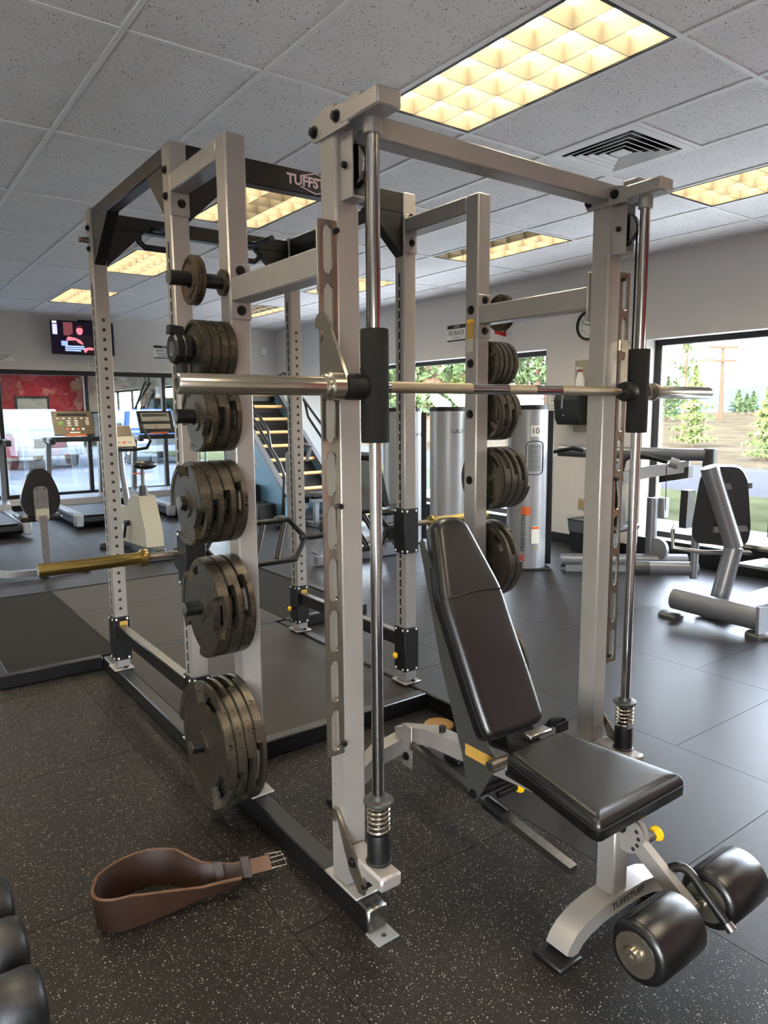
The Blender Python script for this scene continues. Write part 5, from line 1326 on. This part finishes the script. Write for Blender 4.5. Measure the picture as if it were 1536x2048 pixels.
# ================================================================== outside: ground, road, field, vehicles, trees
G0 = -.12
M['asphalt'] = mat('parking_asphalt', (104, 108, 115), .9, 0, spec=0, vary=.1, vscale=.6)
M['concrete'] = mat('sidewalk_concrete', (222, 221, 216), .9, 0, spec=0, vary=.06, vscale=2)
M['grassgreen'] = mat('spring_grass', (66, 69, 50), .95, 0, spec=0, vary=.3, vscale=1.2)
M['drygrass'] = mat('dry_field_grass', (72, 65, 52), .95, 0, spec=0, vary=.35, vscale=.8)
M['roadgrey'] = mat('road_asphalt', (70, 71, 74), .9, 0, spec=0, vary=.05, vscale=1)
M['bark'] = mat('pine_bark', (84, 68, 58), .9, 0, spec=0, vary=.2, vscale=6)
M['needle'] = mat('pine_needles', (70, 86, 58), .8, 0, spec=0, vary=.35, vscale=1.5)
M['needlelight'] = mat('young_pine_needles', (90, 104, 62), .8, 0, spec=0, vary=.3, vscale=2)
M['needledark'] = mat('dark_conifer_needles', (26, 34, 26), .9, 0, spec=0, vary=.3, vscale=1)
M['polewood'] = mat('weathered_pole', (84, 64, 52), .9, spec=0)
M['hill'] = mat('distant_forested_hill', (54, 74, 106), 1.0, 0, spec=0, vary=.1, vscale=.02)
def strip(name, x0, x1, y0, y1, z, m): return tag(B(x0, x1, y0, y1, z-.1, z).build(name, m, smooth=False), kind='structure')
strip('ground_sidewalk', 6.44, 9.3, -4.7, 11.9, G0, M['concrete'])
strip('ground_front_walk', -40, 9.3, -5.2, -1.66, G0, M['concrete'])
strip('ground_front_lot', -40, 9.3, -40, -5.2, G0, M['asphalt'])
strip('ground_grass', 9.3, 13.0, -40, 36, G0, M['grassgreen'])
strip('ground_driveway', 13.0, 19.2, -40, 60, G0, M['roadgrey'])
strip('ground_parking_lot', -40, 9.3, 11.9, 36, G0, M['asphalt'])
strip('ground_back_verge', -60, 13.0, 36, 70, G0-.01, M['grassgreen'])
# rising dry field
gx = [19.2, 24, 30, 40, 60, 90, 130, 200]; gz = [G0, .0, .1, .35, 1.0, 2.0, 3.4, 3.2]
gy = [-80, -40, -10, 10, 30, 50, 80, 130, 200]
v = []; f = []
for i, x in enumerate(gx):
    for j, y in enumerate(gy):
        sl = max(0, min(1, (55-y)/30)) if x > 24 else 1
        v.append((x, y, G0+(gz[i]-G0)*(.25+.75*sl)+(random.random()-.5)*.12*(1 if 1 < i < 6 else 0)))
n = len(gy)
for i in range(len(gx)-1):
    for j in range(n-1): f.append((i*n+j, (i+1)*n+j, (i+1)*n+j+1, i*n+j+1))
fm = MB().add(v, f)
tag(fm.build('ground_field', M['drygrass'], recalc=False), kind='structure')
def ray_xy(px, dist):
    """ground point in the direction of image column px at the given distance"""
    a = YAW+math.atan((px-768)/FPX); return dist*math.sin(a), dist*math.cos(a)
def field_z(x, y):
    z = np.interp(x, gx, gz) if x > 19.2 else G0
    sl = max(0, min(1, (55-y)/30)) if x > 24 else 1
    return G0+(z-G0)*(.25+.75*sl)
def tuft(name, label, px, dist, h, w_, r, n):
    x, y = ray_xy(px, dist); z = field_z(x, y)
    return x, y, z
def tree(label, px, dist, h, spread, base, m, n=900, leaf=.3, trunk=.18, cone=.7, group=None, name='pine_tree'):
    x, y = ray_xy(px, dist); z0 = field_z(x, y)-.05
    t = thing(name, label, 'tree', (x, y, z0), local=True, group=group)
    MB().tube([(0, 0, 0), (.03*h*.1, 0, h*.5), (0, .02*h*.1, h*.97)], [trunk, trunk*.7, trunk*.15], 8).build('trunk', M['bark'], t)
    hz = base+(h-base)*rng.random(n)**1.15
    k = (hz-base)/(h-base); prof = spread*((1-k)*cone+(1-cone)*np.sin(np.pi*np.clip(k+.12, 0, 1)))*(.55+.45*np.sin(hz*2*np.pi/(h*.13)+1))
    an = rng.random(n)*2*np.pi; rr = prof*np.sqrt(rng.random(n)*.9+.1)
    c = np.stack([rr*np.cos(an), rr*np.sin(an), hz-.12*rr], 1)
    d1 = rng.normal(size=(n, 3)); d1 /= np.linalg.norm(d1, axis=1)[:, None]
    d2 = rng.normal(size=(n, 3)); d2 -= d1*(d1*d2).sum(1)[:, None]; d2 /= np.linalg.norm(d2, axis=1)[:, None]
    s = leaf*(.6+.8*rng.random(n))[:, None]
    V = np.concatenate([c-d1*s, c+d2*s*.45, c+d1*s, c-d2*s*.45], 1).reshape(-1, 3)
    me = bpy.data.meshes.new('foliage'); me.from_pydata(V.tolist(), [], [(4*i, 4*i+1, 4*i+2, 4*i+3) for i in range(n)])
    tag(link('foliage', me, m, t), kind='stuff')
    return t
# seen through the big window
tree('tall sparse pine rising at the left edge of the big window', 1363, 34, 9.0, 1.3, 1.6, M['needle'], 900, .13, .1, .3)
tree('small bushy young pine in the field under the tall pine', 1384, 30, 3.1, 1.05, .25, M['needlelight'], 2200, .095, .05, .75)
tree('low young pine at the right mullion of the big window', 1530, 24, 2.2, .8, .2, M['needlelight'], 1500, .09, .05, .8)
for i, (px, d, h) in enumerate(((1470, 75, 2.4), (1487, 80, 2.0), (1500, 78, 2.2), (1345, 70, 3.2), (1330, 60, 3.4))):
    tree('small dark conifer on the field horizon near the utility pole' if px > 1400 else 'small dark conifer far behind the tall sparse pine', px, d, h, 1.0, .4, M['needle'], 600, .18, .1, .8, group='conifers on the field horizon')
# stand of pines seen through the far window bays
for i, (px, d, h, tr) in enumerate(((765, 43, 15, .35), (800, 48, 16, .3), (836, 56, 15, .34), (868, 36, 14, .55), (895, 63, 16, .3), (928, 46, 15, .35), (958, 54, 16, .3), (990, 58, 15, .3))):
    tree('thick trunked pine in the stand beyond the far window' if i == 3 else 'leafy pine in the stand beyond the far window', px, d, h, 2.3, 1.2, M['needlelight'] if i % 3 else M['needle'], 3000, .24, tr, .3, group='pines beyond the far window')
for i, (px, d) in enumerate(((1012, 41), (1034, 49), (1052, 63), (1072, 44), (1090, 55), (1114, 48))):
    tree('slim bare-stemmed pine beyond the window bay beside the towel dispenser', px, d, 13, 1.3, 3.2, M['needle'], 900, .22, .18, .4, group='slim pines beyond the near window bay')
# dark conifer belt added behind the parking lot to deepen the pane reflections
for i in range(18):
    px = -330+58*i; d = 40+7*(i % 3)
    tree('tall dark conifer added behind the parked vehicles as reflection backing', px, d, 15+rng.integers(-2, 3), 1.6, .2, M['needledark'], 1700, .5, .3, .3, group='added conifer belt behind the parking lot', name='conifer')
# building with a red roof
x, y = ray_xy(1062, 74)
t = thing('far_house', 'pale house with a red roof seen past the plates through the window', 'house', (x, y, .2), rz=-.8, local=True)
B(-6, 6, -3, 3, 0, 2.4).build('wall', mat('house_siding', (170, 166, 160), .8), t); MB().prism([(-3.5, 2.4), (3.5, 2.4), (0, 3.6)], 'x', -6.4, 6.4).build('roof', mat('red_roof', (150, 70, 64), .8), t)
for xx in (-3.5, 0, 3.5): B(xx-.6, xx+.6, -3.03, -3.0, .9, 1.9).build('window', M['charcoal'], t)
# utility pole
x, y = ray_xy(1437, 58); z0 = field_z(x, y)
t = thing('utility_pole', 'brown wooden utility pole with two crossarms in the dry field', 'utility pole', (x, y, z0-.2), rz=-.55, local=True)
MB().tube([(0, 0, 0), (-.12, 0, 5.55)], [.17, .11], 10).build('pole', M['polewood'], t)
for (zz, w_) in ((5.4, 1.05), (4.45, 1.0)):
    ca = B(-.12-w_, -.12+w_, -.2, -.06, zz-.09, zz+.09).build('crossarm', M['polewood'], t)
    for k in (-.9, -.45, .45, .9): MB().cyl((-.12+k*w_, -.13, zz+.06), (-.12+k*w_, -.13, zz+.24), .05, n=8).build('insulator', M['greyplastic'], ca)
# far hill
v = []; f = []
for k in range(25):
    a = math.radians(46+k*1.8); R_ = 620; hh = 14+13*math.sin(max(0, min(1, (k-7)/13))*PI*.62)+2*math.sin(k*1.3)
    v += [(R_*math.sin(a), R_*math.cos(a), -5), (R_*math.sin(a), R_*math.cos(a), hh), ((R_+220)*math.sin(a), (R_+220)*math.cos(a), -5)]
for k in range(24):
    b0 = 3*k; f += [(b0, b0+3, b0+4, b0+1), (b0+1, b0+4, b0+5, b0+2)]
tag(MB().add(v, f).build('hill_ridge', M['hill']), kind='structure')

# invented dark bank behind the conifers, blocks bright sky behind the window reflections
v = []; f = []
for k in range(21):
    a = math.radians(-28+k*3.6); hh = 13+3*math.sin(k*1.7)
    v += [(62*math.sin(a), 62*math.cos(a), -.5), (74*math.sin(a), 74*math.cos(a), hh), (110*math.sin(a), 110*math.cos(a), hh*.8)]
for k in range(20): b0 = 3*k; f += [(b0, b0+3, b0+4, b0+1), (b0+1, b0+4, b0+5, b0+2)]
tag(MB().add(v, f).build('ground_dark_backing', M['needledark']), kind='structure')

# vehicles on the parking lot
def vehicle(name, label, body_m, loc, rz, w_, L, hood, roof, pickup=False):
    """nose towards -y"""
    t = thing(name, label, 'vehicle', (loc[0], loc[1], G0), rz=rz, local=True)
    b = lambda mb, n, m, p=None, **k: mb.build(n, m, p or t, **k)
    prof = [(-L/2, .42), (-L/2+.04, hood-.12), (-L/2+.2, hood), (-L/2+1.25, hood+.08), (L/2-(1.4 if pickup else .1), hood+.08), (L/2, hood+.04), (L/2, .42)]
    bo = b(MB().prism(prof, 'x', -w_/2, w_/2), 'body', body_m, ang=.4)
    y0 = -L/2+1.2; y1 = L/2-(2.0 if pickup else .25)
    cab = MB(); zt = roof
    vv = [(-w_/2+.04, y0, hood+.06), (w_/2-.04, y0, hood+.06), (w_/2-.04, y1, hood+.06), (-w_/2+.04, y1, hood+.06), (-w_/2+.22, y0+.55, zt), (w_/2-.22, y0+.55, zt), (w_/2-.22, y1-.2, zt), (-w_/2+.22, y1-.2, zt)]
    b(cab.add(vv, [(3, 2, 1, 0), (4, 5, 6, 7), (0, 1, 5, 4), (1, 2, 6, 5), (2, 3, 7, 6), (3, 0, 4, 7)]), 'cab', body_m, ang=.3)
    def face(i, j, k, l, name, m, s=.86):
        P = [Vector(vv[q]) for q in (i, j, k, l)]; c = sum(P, Vector())/4; nrm = (P[1]-P[0]).cross(P[3]-P[0]).normalized(); Q = [c+(p-c)*s for p in P]
        b(MB().add([q+nrm*.012 for q in Q]+[q-nrm*.01 for q in Q], [(0, 1, 2, 3), (7, 6, 5, 4), (0, 4, 5, 1), (1, 5, 6, 2), (2, 6, 7, 3), (3, 7, 4, 0)]), name, m, smooth=False)
    gl = mat('vehicle_glass', (150, 170, 186), .08, .2)
    face(0, 1, 5, 4, 'windshield', gl); face(1, 2, 6, 5, 'side_window', gl, .8); face(3, 0, 4, 7, 'side_window', gl, .8)
    b(B(-w_/2+.05, w_/2-.05, -L/2-.05, -L/2+.05, .4, .58, c=.02), 'bumper', M['greyplastic'])
    b(B(-.45, .45, -L/2-.02, -L/2+.02, .62, hood-.14, c=.01), 'grille', M['charcoal'])
    for s in (-1, 1):
        b(B(s*(w_/2-.3)-.2, s*(w_/2-.3)+.2, -L/2-.02, -L/2+.05, .66, hood-.16, c=.02), 'headlight', M['white'])
        b(B(min(s*w_/2, s*(w_/2+.2)), max(s*w_/2, s*(w_/2+.2)), y0+.3, y0+.42, hood+.1, hood+.28, c=.02), 'mirror', M['charcoal'])
        for y in (-L/2+.85, L/2-.85): b(MB().lathe([(.001, -.11), (.2, -.11), (.34, -.1), (.34, .1), (.2, .11), (.001, .11)], (s*(w_/2-.1), y, .34), 'x', 20), 'wheel', M['rubber'])
    return t
wp = mat('white_car_paint', (122, 126, 130), .3, 0, coat=.6); bp2 = mat('blue_car_paint', (36, 62, 122), .3, .2, coat=.6)
vehicle('pickup_truck', 'white pickup truck parked facing the back window', wp, (4.25, 24.6), .08, 1.85, 5.2, 1.02, 1.72, True)
vehicle('parked_car', 'white car parked next to the white pickup, at the picture edge', wp, (1.55, 21.4), .05, 1.75, 4.4, .86, 1.42)
vehicle('parked_car', 'blue car parked behind the upright bike and dark display treadmill', bp2, (7.9, 24.2), -.1, 1.85, 4.7, 1.0, 1.72)
